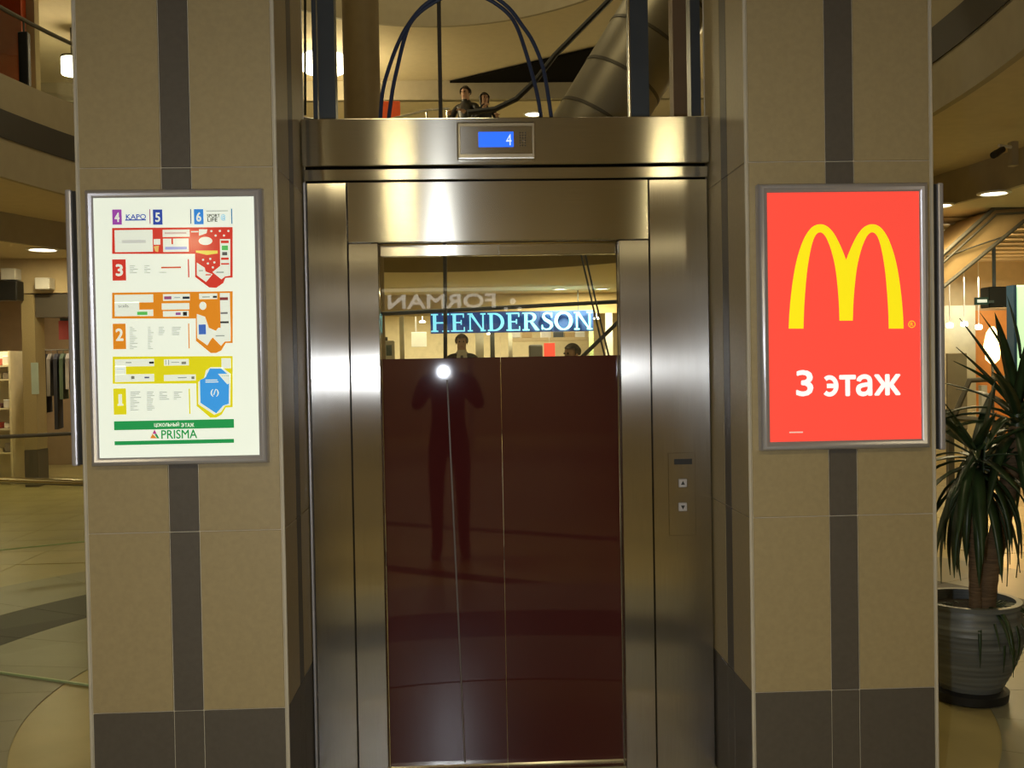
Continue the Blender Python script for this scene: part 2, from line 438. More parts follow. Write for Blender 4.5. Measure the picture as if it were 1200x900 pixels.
def lett(body, a, c, parent, k=2, Zf=Z5, bold=0.0, e=0.55, name='lettering'):
    A, Bq = UP_(*Zf(a[0], a[1]), k), UP_(*Zf(a[2], a[3]), k)
    return build(name, text_bm(body, A.x, Bq.x, Bq.z, A.z, SY - .0006 * k + .0004, bold=bold), ink(c, e), parent)
WH = PAPER; RED = (0.62, 0.045, 0.03); ORG = (0.72, 0.25, 0.02); YEL = (0.72, 0.66, 0.015); BLU = (0.05, 0.33, 0.80); GRN = (0.02, 0.30, 0.08); PUR = (0.33, 0.07, 0.40); NAV = (0.03, 0.07, 0.38); GRY = (0.33, 0.36, 0.33)
for n, a, c in (('4', (237, 210, 290, 292), PUR), ('5', (457, 210, 510, 292), NAV), ('6', (679, 208, 732, 290), (0.03, 0.24, 0.70))):
    rect('floor_number', a, c, d1); lett(n, (a[0] + 14, a[1] + 18, a[2] - 14, a[3] - 16), WH, d1, bold=.03)
lett('KAPO', (312, 236, 420, 262), NAV, d1, bold=.02); rect('underline', (308, 264, 420, 269), NAV, d1)
rect('divider', (438, 208, 445, 288), (0.35, 0.12, 0.25), d1); rect('divider', (659, 208, 666, 288), (0.04, 0.10, 0.25), d1); rect('divider', (880, 205, 888, 288), (0.05, 0.20, 0.40), d1)
lett('SPORT', (750, 235, 820, 252), (.03, .03, .03), d1, bold=.03); lett('LIFE', (753, 256, 806, 275), (.03, .03, .03), d1, bold=.03); rect('small_print', (745, 216, 865, 219), GRY, d1); lett('@', (824, 236, 852, 270), (.05, .35, .6), d1)
# floor 3 plan
poly('floor_plan', [(237, 310), (889, 305), (889, 578), (850, 580), (838, 608), (800, 634), (762, 632), (686, 575), (685, 450), (237, 450)], RED, d1)
for a in ((250, 322, 458, 438), (510, 320, 657, 357), (512, 368, 652, 438), (462, 370, 498, 400)): rect('shop_unit', a, WH, d1, 2)
rect('shop_unit', (557, 368, 567, 398), RED, d1, 3)
poly('shop_unit', [(707, 317), (752, 317), (748, 338), (707, 352)], WH, d1, 2)
poly('shop_unit', [(742 + 37 * math.cos(i * PI / 10), 380 + 22 * math.sin(i * PI / 10)) for i in range(20)], WH, d1, 2)
poly('shop_unit', [(820, 370), (876, 370), (876, 568), (848, 572), (828, 588), (780, 548), (822, 515)], WH, d1, 2)
poly('shop_unit', [(695, 497), (738, 525), (742, 545), (780, 560), (745, 602), (695, 565)], WH, d1, 2)
poly('shop_unit', [(462, 410), (490, 405), (486, 440), (470, 436)], (.8, .5, .15), d1, 2)
for (x, y) in ((774, 327), (820, 326), (866, 326), (797, 351), (842, 351), (729, 482), (768, 477), (755, 502), (790, 496), (782, 523)):
    poly('plan_dot', [(x + 6 * math.cos(i * PI / 4), y + 6 * math.sin(i * PI / 4)) for i in range(8)], WH, d1, 2)
for a, c in (((825, 378, 868, 392), RED), ((830, 405, 864, 430), (.1, .5, .12)), ((832, 440, 860, 458), (.1, .1, .1)), ((826, 470, 868, 482), RED), ((826, 500, 870, 508), RED), ((523, 412, 642, 426), (.35, .38, .7)), ((290, 375, 420, 392), (.6, .62, .58)), ((520, 333, 640, 342), (.6, .45, .42)), ((800, 546, 842, 553), GRY), ((705, 538, 730, 543), GRY), ((742, 560, 772, 566), RED)):
    rect('shop_logo', a, c, d1, 3)
rect('shop_logo', (664, 327, 704, 333), WH, d1, 2)
poly('shop_logo', [(690, 432), (808, 432), (808, 448), (750, 456), (690, 442)], (.8, .66, .1), d1, 2)
rect('floor_number', (237, 480, 313, 594), RED, d1); lett('3', (258, 508, 294, 568), WH, d1, bold=.04)
rect('divider', (646, 478, 655, 578), RED, d1)
rect('shop_logo', (502, 520, 610, 527), (.6, .1, .05), d1)
# floor 2 plan
poly('floor_plan', [(237, 660), (889, 652), (889, 932), (852, 932), (828, 972), (800, 986), (770, 986), (690, 920), (690, 800), (237, 800)], ORG, d1)
for a in ((250, 672, 460, 712), (250, 712, 385, 786), (385, 752, 460, 786), (512, 668, 658, 702), (505, 718, 655, 750), (512, 760, 652, 788), (708, 665, 806, 694), (820, 662, 878, 860)): rect('shop_unit', a, WH, d1, 2)
poly('shop_unit', [(728 + 19 * math.cos(i * PI / 8), 731 + 22 * math.sin(i * PI / 8)) for i in range(16)], WH, d1, 2)
poly('shop_unit', [(695, 775), (740, 790), (760, 850), (808, 870), (770, 915), (752, 945), (697, 905)], WH, d1, 2)
poly('shop_unit', [(812, 850), (878, 846), (878, 922), (845, 925), (826, 948), (775, 895)], WH, d1, 3)
for a, c in (((705, 832, 745, 885), (.06, .15, .5)), ((372, 763, 428, 780), (.1, .5, .1)), ((518, 680, 558, 696), (.3, .08, .2)), ((572, 682, 606, 690), (.45, .5, .5)), ((618, 681, 656, 693), (.02, .03, .05)), ((580, 767, 608, 781), (.3, .1, .3)), ((620, 764, 642, 784), (.02, .02, .02)), ((782, 677, 804, 688), (.05, .05, .05)), ((820, 685, 864, 700), (.25, .05, .05)), ((824, 765, 862, 775), (.2, .2, .2)), ((822, 815, 868, 825), (.05, .05, .05)), ((724, 680, 766, 686), GRY), ((796, 890, 846, 896), GRY)):
    rect('shop_logo', a, c, d1, 4)
lett('soils', (270, 722, 326, 740), (.15, .15, .15), d1, 4)
rect('floor_number', (240, 828, 313, 965), ORG, d1); lett('2', (258, 856, 296, 918), WH, d1, bold=.04)
rect('divider', (648, 826, 657, 962), ORG, d1)
# floor 1 plan
poly('floor_plan', [(240, 175), (889, 172), (889, 448), (852, 450), (830, 488), (800, 505), (768, 505), (694, 442), (692, 320), (240, 322)], YEL, d1, 1, Z6)
for a in ((252, 190, 465, 226), (252, 226, 312, 272), (252, 272, 465, 309), (517, 190, 652, 222), (517, 274, 690, 304), (828, 184, 880, 238)): rect('shop_unit', a, WH, d1, 2, Z6)
poly('shop_unit', [(703, 312), (735, 290), (745, 250), (770, 232), (830, 232), (878, 268), (876, 438), (848, 440), (826, 475), (790, 490), (703, 432)], WH, d1, 2, Z6)
poly('shop_area', [(765, 240), (828, 240), (870, 276), (868, 430), (838, 440), (800, 482), (715, 425), (712, 302), (742, 288)], BLU, d1, 3, Z6)
poly('shop_unit', [(810, 268), (874, 268), (874, 316), (860, 325)], WH, d1, 4, Z6)
lett('(/)', (770, 352, 814, 390), WH, d1, 4, Z6, bold=.02)
rect('small_print', (742, 300, 806, 304), WH, d1, 4, Z6); rect('small_print', (742, 310, 812, 314), WH, d1, 4, Z6)
for a, c in (((437, 202, 463, 213), (.02, .02, .02)), ((310, 204, 342, 210), GRY), ((612, 202, 638, 216), (.25, .25, .2)), ((340, 280, 358, 296), (.2, .2, .15)), ((412, 284, 438, 292), (.1, .1, .2)), ((666, 282, 682, 296), (.2, .2, .15)), ((525, 192, 530, 220), GRY), ((540, 192, 546, 220), GRY), ((592, 286, 640, 292), GRY), ((262, 240, 308, 244), (.5, .6, .7)), ((830, 276, 874, 281), GRY), ((556, 204, 600, 208), GRY)):
    rect('shop_logo', a, c, d1, 4, Z6)
rect('floor_number', (243, 348, 315, 488), YEL, d1, 1, Z6); lett('1', (272, 380, 290, 438), WH, d1, 2, Z6, bold=.02); rect('lettering', (266, 432, 298, 440), WH, d1, 3, Z6)
rect('divider', (651, 348, 661, 485), YEL, d1, 1, Z6)
rect('green_bar', (247, 525, 897, 560), GRN, d1, 1, Z6)
lett('ЦОКОЛЬНЫЙ', (465, 531, 600, 555), WH, d1, 2, Z6, bold=.02); lett('ТАЖ', (630, 535, 680, 555), WH, d1, 2, Z6, bold=.02)
A, Bq = UP_(*Z6(611, 535), 2), UP_(*Z6(626, 555), 2)
build('lettering', text_bm('C', A.x, Bq.x, Bq.z, A.z, SY - .0013, facing=1, bold=.03), ink(WH), d1); rect('lettering', (614, 543, 625, 547), WH, d1, 3, Z6)
for tri, c in (([(443, 617), (455, 592), (480, 617)], (.7, .25, .03)), ([(455, 592), (466, 569), (479, 594)], (.45, .05, .25)), ([(466, 594), (480, 594), (492, 617), (480, 617)], GRN)):
    poly('emblem', tri, c, d1, 1, Z6)
lett('PRISMA', (503, 573, 697, 616), GRN, d1, 1, Z6, bold=.02)
rect('green_rule', (250, 633, 897, 641), GRN, d1, 1, Z6)
bm = bmesh.new()
def print_rows(x_, y_, n, step, w, Zf):
    for i in range(n):
        A, Bq = UP_(*Zf(x_, y_ + i * step), 1), UP_(*Zf(x_ + random.uniform(.3, 1) * w, y_ + i * step + 3.5), 1)
        box(bm, A.x, Bq.x, SY - .0006, SY - .0001, Bq.z, A.z)
for (x_, y_, n, w, Zf) in ((332, 512, 5, 60, Z5), (410, 512, 5, 55, Z5), (490, 548, 1, 120, Z5), (332, 846, 13, 45, Z5), (430, 846, 13, 38, Z5), (488, 846, 5, 50, Z5), (560, 846, 5, 60, Z5), (335, 365, 11, 60, Z6), (425, 365, 11, 45, Z6), (492, 365, 5, 55, Z6), (570, 365, 5, 55, Z6)):
    print_rows(x_, y_, n, 9.6, w, Zf)
build('small_print', bm, ink((.40, .43, .40)), d1)['kind'] = 'stuff'
# --- red poster
d2, (x0, x1, z0, z1) = lightbox('poster_light_box', 'lit red poster with yellow arches and floor note on the right column', (889.5, 215), (1092, 524.5), 0.029)
REDP = (0.92, 0.075, 0.05); YM = (0.93, 0.78, 0.012)
build('sheet', B(x0 + .025, x1 - .025, SY, SY + .01, z0 + .025, z1 - .025), ink(REDP, 0.75), d2)
def Z8(x, y): return (870 + x * .2754, 200 + y * .2754)
outL = [(197, 672), (200, 610), (206, 540), (216, 460), (229, 390), (246, 330), (268, 278), (297, 240), (330, 228), (362, 238), (390, 268), (415, 315), (432, 355), (441, 380)]
inL = [(260, 672), (262, 600), (267, 520), (274, 440), (284, 370), (297, 310), (312, 274), (330, 262), (348, 272), (364, 300), (380, 345), (395, 410), (405, 490), (411, 570), (413, 638)]
def smooth2(p, k=4):
    q = []
    for i in range(len(p) - 1):
        a, b, c, d = [Vector(p[max(0, min(len(p) - 1, j))]) for j in (i - 1, i, i + 1, i + 2)]
        for j in range(k):
            t = j / k; v = 0.5 * ((2 * b) + (c - a) * t + (2 * a - 5 * b + 4 * c - d) * t * t + (3 * b - a - 3 * c + d) * t ** 3); q.append((v.x, v.y))
    return q + [p[-1]]
outL, inL = smooth2(outL), smooth2(inL)
mir = lambda q: (883 - q[0], q[1])
arch = outL + [mir(q) for q in outL[::-1]][1:] + [mir(q) for q in inL] + inL[::-1]
poly('arches', arch, YM, d2, 1, Z8, 0.70)
A, Bq = UP_(933.5, 435, 1), UP_(1055, 463, 1)
build('lettering', text_bm('3', U(933.5, 435, D=3.3 + SY).x, U(952, 435, D=3.3 + SY).x, U(943, 463.5, D=3.3 + SY).z, U(943, 434.5, D=3.3 + SY).z, SY - .0002, bold=.03), ink((.9, .9, .88), .8), d2)
pA, pB = U(965, 440.5, D=3.3 + SY), U(1054.5, 462.5, D=3.3 + SY)
pC = U(984.5, 450, D=3.3 + SY)
build('lettering', text_bm('таж', pC.x, pB.x, pB.z, pA.z, SY - .0002, bold=.045), ink((.9, .9, .88), .8), d2)
ew, eh = pC.x - .006 - pA.x, pA.z - pB.z
arc = [(pA.x + ew * .40 + ew * .46 * math.cos(a), (pA.z + pB.z) / 2 + eh * .42 * math.sin(a)) for a in [math.radians(128 - i * 13) for i in range(21)]]
lw = eh * .11; bm = bmesh.new(); ring_ = []
for i, q in enumerate(arc):
    a = math.radians(128 - i * 13); dx, dz = math.cos(a) * lw, math.sin(a) * lw
    ring_.append((Vector((q[0] + dx, SY - .0006, q[1] + dz)), Vector((q[0] - dx, SY - .0006, q[1] - dz))))
prism(bm, [u_ for u_, w_ in ring_] + [w_ for u_, w_ in ring_[::-1]], (0, .0005, 0))
box(bm, pA.x + ew * .22, pA.x + ew * .80, SY - .0007, SY - .0002, (pA.z + pB.z) / 2 - lw, (pA.z + pB.z) / 2 + lw)
build('lettering', bm, ink((.9, .9, .88), .8), d2)
c = UP_(1068.5, 380)
bm = bmesh.new(); tube(bm, [(c.x + .011 * math.cos(i * PI / 10), SY - .0005, c.z + .011 * math.sin(i * PI / 10)) for i in range(20)], .0012, 4, closed=True)
build('registered_ring', bm, ink(YM), d2)
build('lettering', text_bm('R', c.x - .005, c.x + .005, c.z - .006, c.z + .006, SY - .0002), ink(YM), d2)
lA, lB = UP_(925, 506, 1), UP_(941, 507.2, 1)
build('small_print', B(lA.x, lB.x, SY - .0006, SY, lB.z, lA.z), ink((.9, .6, .5)), d2)
# --- side light boxes seen edge on
for sgn, xw, za, zb, lab in ((-1, -1.2705, U(83, 225, D=3.36).z, U(83, 545, D=3.36).z, 'poster frame edge on at the outer side of the left column'), (1, 1.5682, U(1102, 217, D=3.36).z, U(1102, 526, D=3.36).z, 'poster frame edge on at the outer side of the right column')):
    t = thing('side_light_box', lab, 'light box', (xw, 0.3, zb))
    g0, g1 = sorted((xw + sgn * .003, xw + sgn * .022)); h0, h1 = sorted((xw + sgn * .022, xw + sgn * .042))
    build('back_box', B(g0, g1, .02, .53, zb + .004, za - .004), M['black'], t)
    build('frame', B(h0, h1, .01, .54, zb, za, bev=.006, seg=2), M['alu'], t)
    k0, k1 = sorted((xw + sgn * .0422, xw + sgn * .0435))
    build('sheet', B(k0, k1, .035, .515, zb + .026, za - .026), ink(PAPER, .6), t)

# ================================================================ LIFT SHAFT
sh = thing('shaft_frame', 'dark steel posts and braces of the open lift shaft behind the doors', 'shaft frame', (0.15, 1.4, 0))
def post(px, w, D, d=.08, nm='guide_rail', m='rail', zt=7.5):
    c = U(px, 70, D=D); build(nm, B(c.x - w / 2, c.x + w / 2, c.y, c.y + d, 0, zt), M[m], sh)
post(382.5, .074, 4.5); post(368.5, .02, 4.6, .06); post(749, .086, 4.5); post(815, .045, 4.5)
bm = bmesh.new(); tube(bm, [U(357.5, 0, D=4.62), U(357.5, 135, D=4.62)], .006, 6); build('tension_rod', bm, M['rail'], sh)
post(797, .075, 5.2, .10, 'copper_post', 'brown')
post(746.5-8.5, .006, 4.49, .02, 'edge_strip', 'steel')
def rod(nm, pts, r, D, m='rail', parent=None):
    bm = bmesh.new(); tube(bm, [U(*p, D=D) for p in pts], r, 8); return build(nm, bm, M[m], parent or sh, smooth=True)
M['rodgrey'] = mat('grey_rod', (0.11, 0.10, 0.08), 0.5, 0.3)
rod('cross_beam', [(432, 368.5), (735, 353)], .012, 5.9); rod('brace', [(672, 428), (730, 372)], .012, 5.9)
rod('hoist_rope', [(513.5, -40), (516.5, 140), (521.5, 300), (522, 425)], .010, 5.0, 'rodgrey')
rod('hoist_rope', [(679, 290), (694, 355), (711, 428)], .005, 5.3, 'rail'); rod('hoist_rope', [(684, 290), (698, 352), (716, 428)], .005, 5.3, 'rail')
def cable(lab, A, Bq):
    p = [U(*q, D=4.75) for q in A + Bq]
    # smooth
    q = []
    for i in range(len(p) - 1):
        a, b, c, d = p[max(i - 1, 0)], p[i], p[i + 1], p[min(i + 2, len(p) - 1)]
        for s in range(4):
            t = s / 4; q.append(0.5 * ((2 * b) + (c - a) * t + (2 * a - 5 * b + 4 * c - d) * t * t + (3 * b - a - 3 * c + d) * t ** 3))
    q.append(p[-1]); bm = bmesh.new(); tube(bm, q, .0095, 8)
    tag(build('cable', bm, M['bluecable'], smooth=True), lab, 'cable', 'cables arching over the lift header')
cable('outer blue cable arching high over the lift header', [(445, 150), (448, 110), (455, 82), (466, 52), (479, 28), (500, 4), (535, -14)], [(570, -8), (595, 8), (612, 30), (625, 50), (637, 82), (645, 130), (647, 150)])
cable('inner blue cable arching just under the outer one above the lift header', [(454, 150), (460, 106), (466, 78), (474, 45), (483, 24), (502, 7), (535, -9)], [(565, -4), (590, 11), (605, 30), (618, 67), (629, 108), (634, 137), (636, 150)])

# ================================================================ BALUSTRADES
M['brass'] = mat('polished_handrail', (0.62, 0.55, 0.34), 0.2, 1)
M['greenedge'] = mat('glass_edge', (0.42, 0.55, 0.30), 0.3)
def balustrade(lab, a, b, ztop, r, m, label_group='glass balustrades on the lift floor', glassed=True):
    a, b = Vector(a), Vector(b)
    t = thing('glass_balustrade', lab, 'balustrade', ((a.x + b.x) / 2, (a.y + b.y) / 2, 0), label_group)
    bm = bmesh.new(); tube(bm, [(a.x, a.y, ztop), (b.x, b.y, ztop)], r, 10); build('handrail', bm, M[m], t, smooth=True)
    d = (b - a).normalized(); n = Vector((-d.y, d.x, 0)) * .006
    bm = bmesh.new(); A0, B0 = Vector((a.x, a.y, .012)), Vector((b.x, b.y, .012))
    prism(bm, [A0 - n, B0 - n, B0 + n, A0 + n], (0, 0, ztop - .012)); build('glass_pane', bm, M['clear'], t)
    bm = bmesh.new(); A0.z = B0.z = 0.004; prism(bm, [A0 - n, B0 - n, B0 + n, A0 + n], (0, 0, .010)); build('bottom_edge', bm, M['greenedge'], t)
A = U(-90, 777, z=0); Bq = U(118, 807, z=0)
balustrade('near glass balustrade with brass coloured handrail left of the lift', (A.x, A.y), (Bq.x, Bq.y), U(50, 568.5, D=5.0 + .02).z, .017, 'brass')
A = U(-60, 515, D=8.9); Bq = U(140, 504, D=9.6)
balustrade('far glass balustrade with thin dark handrail before the left shops', (A.x, A.y), (Bq.x, Bq.y), U(40, 510.5, D=9.2).z, .018, 'rodgrey')
# upper floor handrail on the left of the ring
ub = thing('upper_balustrade', 'upper floor balustrade with dark handrail at top left', 'balustrade', (*ell(.08, PI), 4.58))
t0, t1 = PI * 0.99, PI * 0.62
pts = [(*ell(.09, t0 + (t1 - t0) * i / 40), 5.29) for i in range(41)]
bm = bmesh.new(); tube(bm, pts, .024, 8); build('handrail', bm, M['rodgrey'], ub, smooth=True)
bm = bmesh.new(); n = 40
vv = [[bm.verts.new((*ell(.09 + o, t0 + (t1 - t0) * i / n), z)) for i in range(n + 1)] for (o, z) in ((0, 4.6), (0, 5.26), (.01, 5.26), (.01, 4.6))]
for k in range(4):
    for i in range(n): bm.faces.new((vv[k][i], vv[k][i + 1], vv[(k + 1) % 4][i + 1], vv[(k + 1) % 4][i]))
build('glass_pane', bm, M['clear'], ub)
for i in range(5):
    # first post matched to the one visible at the top left
    p0 = U(35, 103, z=4.58); tt = math.atan2((p0.y - EY) / EB, (p0.x - EX) / EA) - i * .16
    x, y = ell(.09, tt); build('post', B(x - .05, x + .05, y - .04, y + .04, 4.58, 5.16, bev=.01), M['black'], ub)
    bm = bmesh.new(); tube(bm, [(x, y, 5.15), (x, y, 5.28)], .012, 6); build('post_pin', bm, M['rodgrey'], ub)

# ================================================================ DOWNLIGHTS AND LAMPS
dl0 = None
def downlight(x, y, z, label, group, r=.16, power=None, color=WARM):
    t = thing('downlight', label, 'ceiling light', (x, y, z), group)
    bm = bmesh.new(); lathe(bm, [(r, 0), (r + .035, 0), (r + .035, -.012), (r, -.018), (r - .006, -.004)], (x, y, z), 24); build('ring', bm, M['white'], t, smooth=True)
    bm = bmesh.new(); lathe(bm, [(0.001, -.006), (r - .008, -.004), (r - .008, 0.0)], (x, y, z - .001), 24); build('lens', bm, M['lamp'], t, smooth=True)
    area_light('downlight_lamp', (x, y, z - .03), r * 1.7, DOWN_POWER if power is None else power, color)
    return t
p = U(50, 292, z=3.2); downlight(p.x, p.y, 3.2, 'round downlight in the ceiling before the left shops', 'downlights in the mall ceiling', .17)
p = U(1165, 225.5, z=3.2); downlight(p.x, p.y, 3.2, 'round downlight below the security camera at right', 'downlights in the mall ceiling', .125)
p = U(1100, 240, z=3.2); downlight(p.x, p.y, 3.2, 'round downlight half hidden behind the red poster column', 'downlights in the mall ceiling', .13)
p = U(656, 338.5, z=3.2); downlight(p.x, p.y, 3.2, 'round downlight seen through the lift glass, nearer the middle', 'downlights in the mall ceiling', .14, 110)
p = U(705.5, 338, z=3.2); downlight(p.x, p.y, 3.2, 'round downlight seen through the lift glass, at its right edge', 'downlights in the mall ceiling', .14, 110)
for (x, y, w) in ((-1.40, -4.0, 'left'), (-0.56, -4.0, 'middle'), (1.66, -4.0, 'right')):
    downlight(x, y, 3.2, 'round downlight in the ceiling just behind the photographer, %s of the row' % w, 'downlights behind the photographer')
for (x, y, w) in ((-3.4, -9.2, 'left'), (-0.4, -9.8, 'middle'), (2.6, -9.2, 'right')):
    downlight(x, y, 3.2, 'round downlight in the ceiling before the shop behind, %s of the row' % w, 'downlights before the shop behind')
for (x, y, w) in ((-5.6, 3.4, 'nearest left'), (-7.5, 1.5, 'near left'), (-7.8, 6.0, 'far left'), (6.6, 1.0, 'near right'), (7.2, 5.0, 'far right')):
    downlight(x, y, 3.2, 'round downlight in the %s side passage ceiling' % w, 'downlights in the side passages')

def drum(name, label, px, py, D, r, h, power):
    c = U(px, py, D=D); t = thing(name, label, 'ceiling lamp', (c.x, c.y, c.z - h / 2), 'glowing drum lamps on the upper floor')
    bm = bmesh.new(); lathe(bm, [(r * .96, 0), (r, .02), (r, h - .02), (r * .96, h)], (c.x, c.y, c.z - h / 2), 28); build('shade', bm, M['lamp'], t, smooth=True)
    bm = bmesh.new(); lathe(bm, [(r * 1.03, 0), (r * 1.03, .03), (r * .5, .05)], (c.x, c.y, c.z + h / 2), 28); build('rim', bm, M['rodgrey'], t, smooth=True)
    bm = bmesh.new(); tube(bm, [(c.x, c.y, c.z + h / 2), (c.x, c.y, 6.85)], .01, 6); build('cord', bm, M['black'], t)
    l = bpy.data.lights.new('drum_lamp', 'POINT'); l.energy = power; l.color = WARM; l.shadow_soft_size = .2
    o = bpy.data.objects.new('drum_lamp', l); o.location = (c.x, c.y, c.z - h / 2 - .25); COL.objects.link(o)
drum('drum_lamp', 'glowing drum lamp above the lift header at left', 379, 69, 17.0, .37, .40, 120)
drum('drum_lamp', 'glowing drum lamp beyond the upper balustrade at far left', 84, 78, 15.5, .15, .25, 45)
drum('drum_lamp', 'glowing drum lamp over the upper gallery hidden behind the right column', 985, 100, 16.0, .3, .35, 110)

# ================================================================ UPPER FLOOR VIEW ABOVE THE HEADER
struct(build('wall_upper_back', B(-8, 8, 19.6, 19.7, 4.58, 6.85), M['cream']))
struct(build('trim_4', B(-8, 8, 15.1, 15.25, 6.5, 6.86), M['fascia']))
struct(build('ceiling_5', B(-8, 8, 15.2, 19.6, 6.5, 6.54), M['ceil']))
p = U(625, 133.5, z=6.5); downlight(p.x, p.y, 6.5, 'round downlight on the upper floor right of the couple', 'downlights on the upper floor', .16, 60)
downlight(p.x - 4, p.y, 6.5, 'round downlight on the upper floor left of the couple', 'downlights on the upper floor', .16, 60)
# round column
c = U(423.5, 70, D=11.0); bm = bmesh.new(); lathe(bm, [(.24, 0), (.24, .1), (.2, .12), (.2, 6.84)], (c.x, c.y, 0), 32)
tag(build('round_column', bm, mat('column_plaster', (.30, .23, .13), .6), smooth=True), 'round brown column rising behind the lift header at left', 'column')
# black slab standing in for the shade of a triangular ceiling recess
tri = [U(520, 97, z=6.83), U(720, 50, z=6.83), U(735, 97, z=6.83)]
bm = bmesh.new(); prism(bm, [Vector((q.x, q.y, 6.80)) for q in tri], (0, 0, .04)); tag(build('ceiling_recess_shade', bm, mat('matt_black', (.006, .005, .004), .95, spec=.1)), 'black triangle standing in for a shaded recess in the upper ceiling above the couple', 'ceiling recess')
rodp = [(722, -8), (650, 65), (628, 94), (605, 116), (580, 128), (548, 132)]
bm = bmesh.new(); tube(bm, [U(*q, D=12.2) for q in rodp], .035, 8); tag(build('curved_handrail', bm, M['black'], smooth=True), 'dark curved handrail sloping down past the couple on the upper floor', 'handrail')
# big sloping metal body
a, b = U(672, 190, D=9.5), U(815, -45, D=9.5)
M['duct'] = mat('satin_grey_metal', (.36, .33, .26), .42, .6, noise=.1, scale=2)
du = thing('sloping_duct', 'large sloping grey metal clad tube behind the lift header at right', 'duct', (a.x, a.y, a.z - .4))
k = 5
for i in range(k):
    bm = bmesh.new(); s, e = a.lerp(b, i / k), a.lerp(b, (i + 1) / k - .004); tube(bm, [s, e], .40, 40); build('cladding_section', bm, M['duct'], du, smooth=True)
for i in range(k + 1):
    bm = bmesh.new(); q = a.lerp(b, i / k - .002); d_ = (b - a).normalized() * .015; tube(bm, [q - d_, q + d_], .405, 40); build('seam_band', bm, M['rodgrey'], du, smooth=True)
# orange sign & rail on the upper floor
q = U(457.5, 129, D=16.5); tag(build('orange_sign', B(q.x - .16, q.x + .16, q.y, q.y + .05, q.z - .15, q.z + .15, bev=.01), mat('orange_sign', (.75, .10, .02), .5, emit=.25)), 'small orange sign standing low behind the header at left', 'sign')
struct(build('trim_5', B(q.x - .02, q.x + .02, q.y + .01, q.y + .04, 4.58, q.z - .15), M['rail']))
bm = bmesh.new(); tube(bm, [U(452, 141, D=15.9), U(500, 129, D=15.9), U(527, 127, D=15.9)], .02, 6)

for px, py in ((462, 138.5), (500, 129), (524, 127.3)):
    q = U(px, py, D=15.9); tube(bm, [(q.x, q.y, 4.58), tuple(q)], .015, 6)
tag(build('silver_handrail', bm, M['steel']), 'thin silver handrail just above the lift header, left of the couple', 'handrail')
# orange wall upper left
oA, oB = U(-30, -20, D=13.0), U(27, 110, D=13.0)
struct(build('wall_orange', B(oA.x - 1.5, oB.x, 9.7, 9.85, 4.58, 6.84), mat('orange_wall', (.72, .10, .015), .6)))
struct(build('wall_upper_left', B(-13.9, oB.x + .10, 9.86, 10.0, 4.58, 6.84), M['cream']))
struct(build('wall_upper_far', B(-13.9, -7.5, 17.0, 17.1, 4.58, 6.84), M['cream']))

# ================================================================ SHOP SEEN THROUGH THE LIFT GLASS
HY = 19.0                                           # D = 22.3
def DY_(px, py, D): return U(px, py, D=D)
hA = U(440, 345, D=22.3); hB = U(760, 366, D=22.3)
struct(build('wall_shopfront', B(-8, 8, HY, HY + .2, hB.z, 3.2), M['cream']))
struct(build('wall_shop_back', B(-6, 8, 26.0, 26.1, 0, 3.2), mat('shop_back_wall', (.74, .62, .38), .6)))
area_light('shop_light', (0.3, 22.5, 3.12), 5.0, 260, (1, .93, .72), shape='SQUARE')
area_light('shop_light', (-4.2, 22.5, 3.12), 4.0, 170, (1, .93, .72), shape='SQUARE')
# shopfront mullions
mg = 'slim posts of the shopfront behind the lift'
for px, w, m, lab in ((471, .10, 'white', 'white shopfront post seen through the lift glass at far left'), (562, .18, 'white', 'wide white shopfront post below the blue sign'), (577, .10, 'rail', 'dark shopfront post beside the wide white one'), (598, .09, 'white', 'white shopfront post at the middle of the lift glass'), (693, .10, 'greenedge', 'greenish shopfront post near the right jamb'), (714, .16, 'white', 'white shopfront post at the right edge of the lift glass')):
    c = U(px, 400, D=22.2); tag(build('shopfront_post', B(c.x - w / 2, c.x + w / 2, c.y, c.y + .06, 0, hB.z), M[m]), lab, 'post', mg)
# serif sign
SG = thing('shop_sign', 'glowing blue serif shop sign seen through the lift glass', 'sign', (1.2, 18.2, 2.4))
M['cyan'] = mat('cyan_letters', (.2, .75, .95), .4, emit=1.15, ecol=(.24, .74, .95))
M['signblue'] = mat('blue_sign_glow', (.02, .05, .18), .4, emit=.42, ecol=(.015, .055, .20))
sA, sB = U(505, 389.5, D=21.4), U(695, 386.5, D=21.4); topz = U(600, 366.5, D=21.4).z
SX0, SX1 = sA.x, sB.x; SZ0 = U(600, 387.5, D=21.4).z; SH = topz - SZ0; SYY = sA.y
def sweep(pts, ws):
    L, R = [], []
    for i, p in enumerate(pts):
        a = Vector(pts[max(i - 1, 0)]); b = Vector(pts[min(i + 1, len(pts) - 1)]); t = (b - a).normalized(); n = Vector((-t.y, t.x)) * ws[i] / 2
        L.append(Vector(p) + n); R.append(Vector(p) - n)
    return L + R[::-1]
def bar(x0, y0, x1, y1): return [(x0, y0), (x1, y0), (x1, y1), (x0, y1)]
TK, TN, SF = .17, .07, .07
def stem(x, w=TK): return [bar(x - w / 2, 0, x + w / 2, 1), bar(x - w / 2 - .10, 0, x + w / 2 + .10, SF), bar(x - w / 2 - .10, 1 - SF, x + w / 2 + .10, 1)]
def bowl(cx, cy, rx, ry, a0, a1, n=16, thick=TK, thin=TN):
    pts, ws = [], []
    for i in range(n + 1):
        a = a0 + (a1 - a0) * i / n; pts.append((cx + rx * math.cos(a), cy + ry * math.sin(a))); ws.append(thin + (thick - thin) * abs(math.cos(a)))
    return sweep(pts, ws)
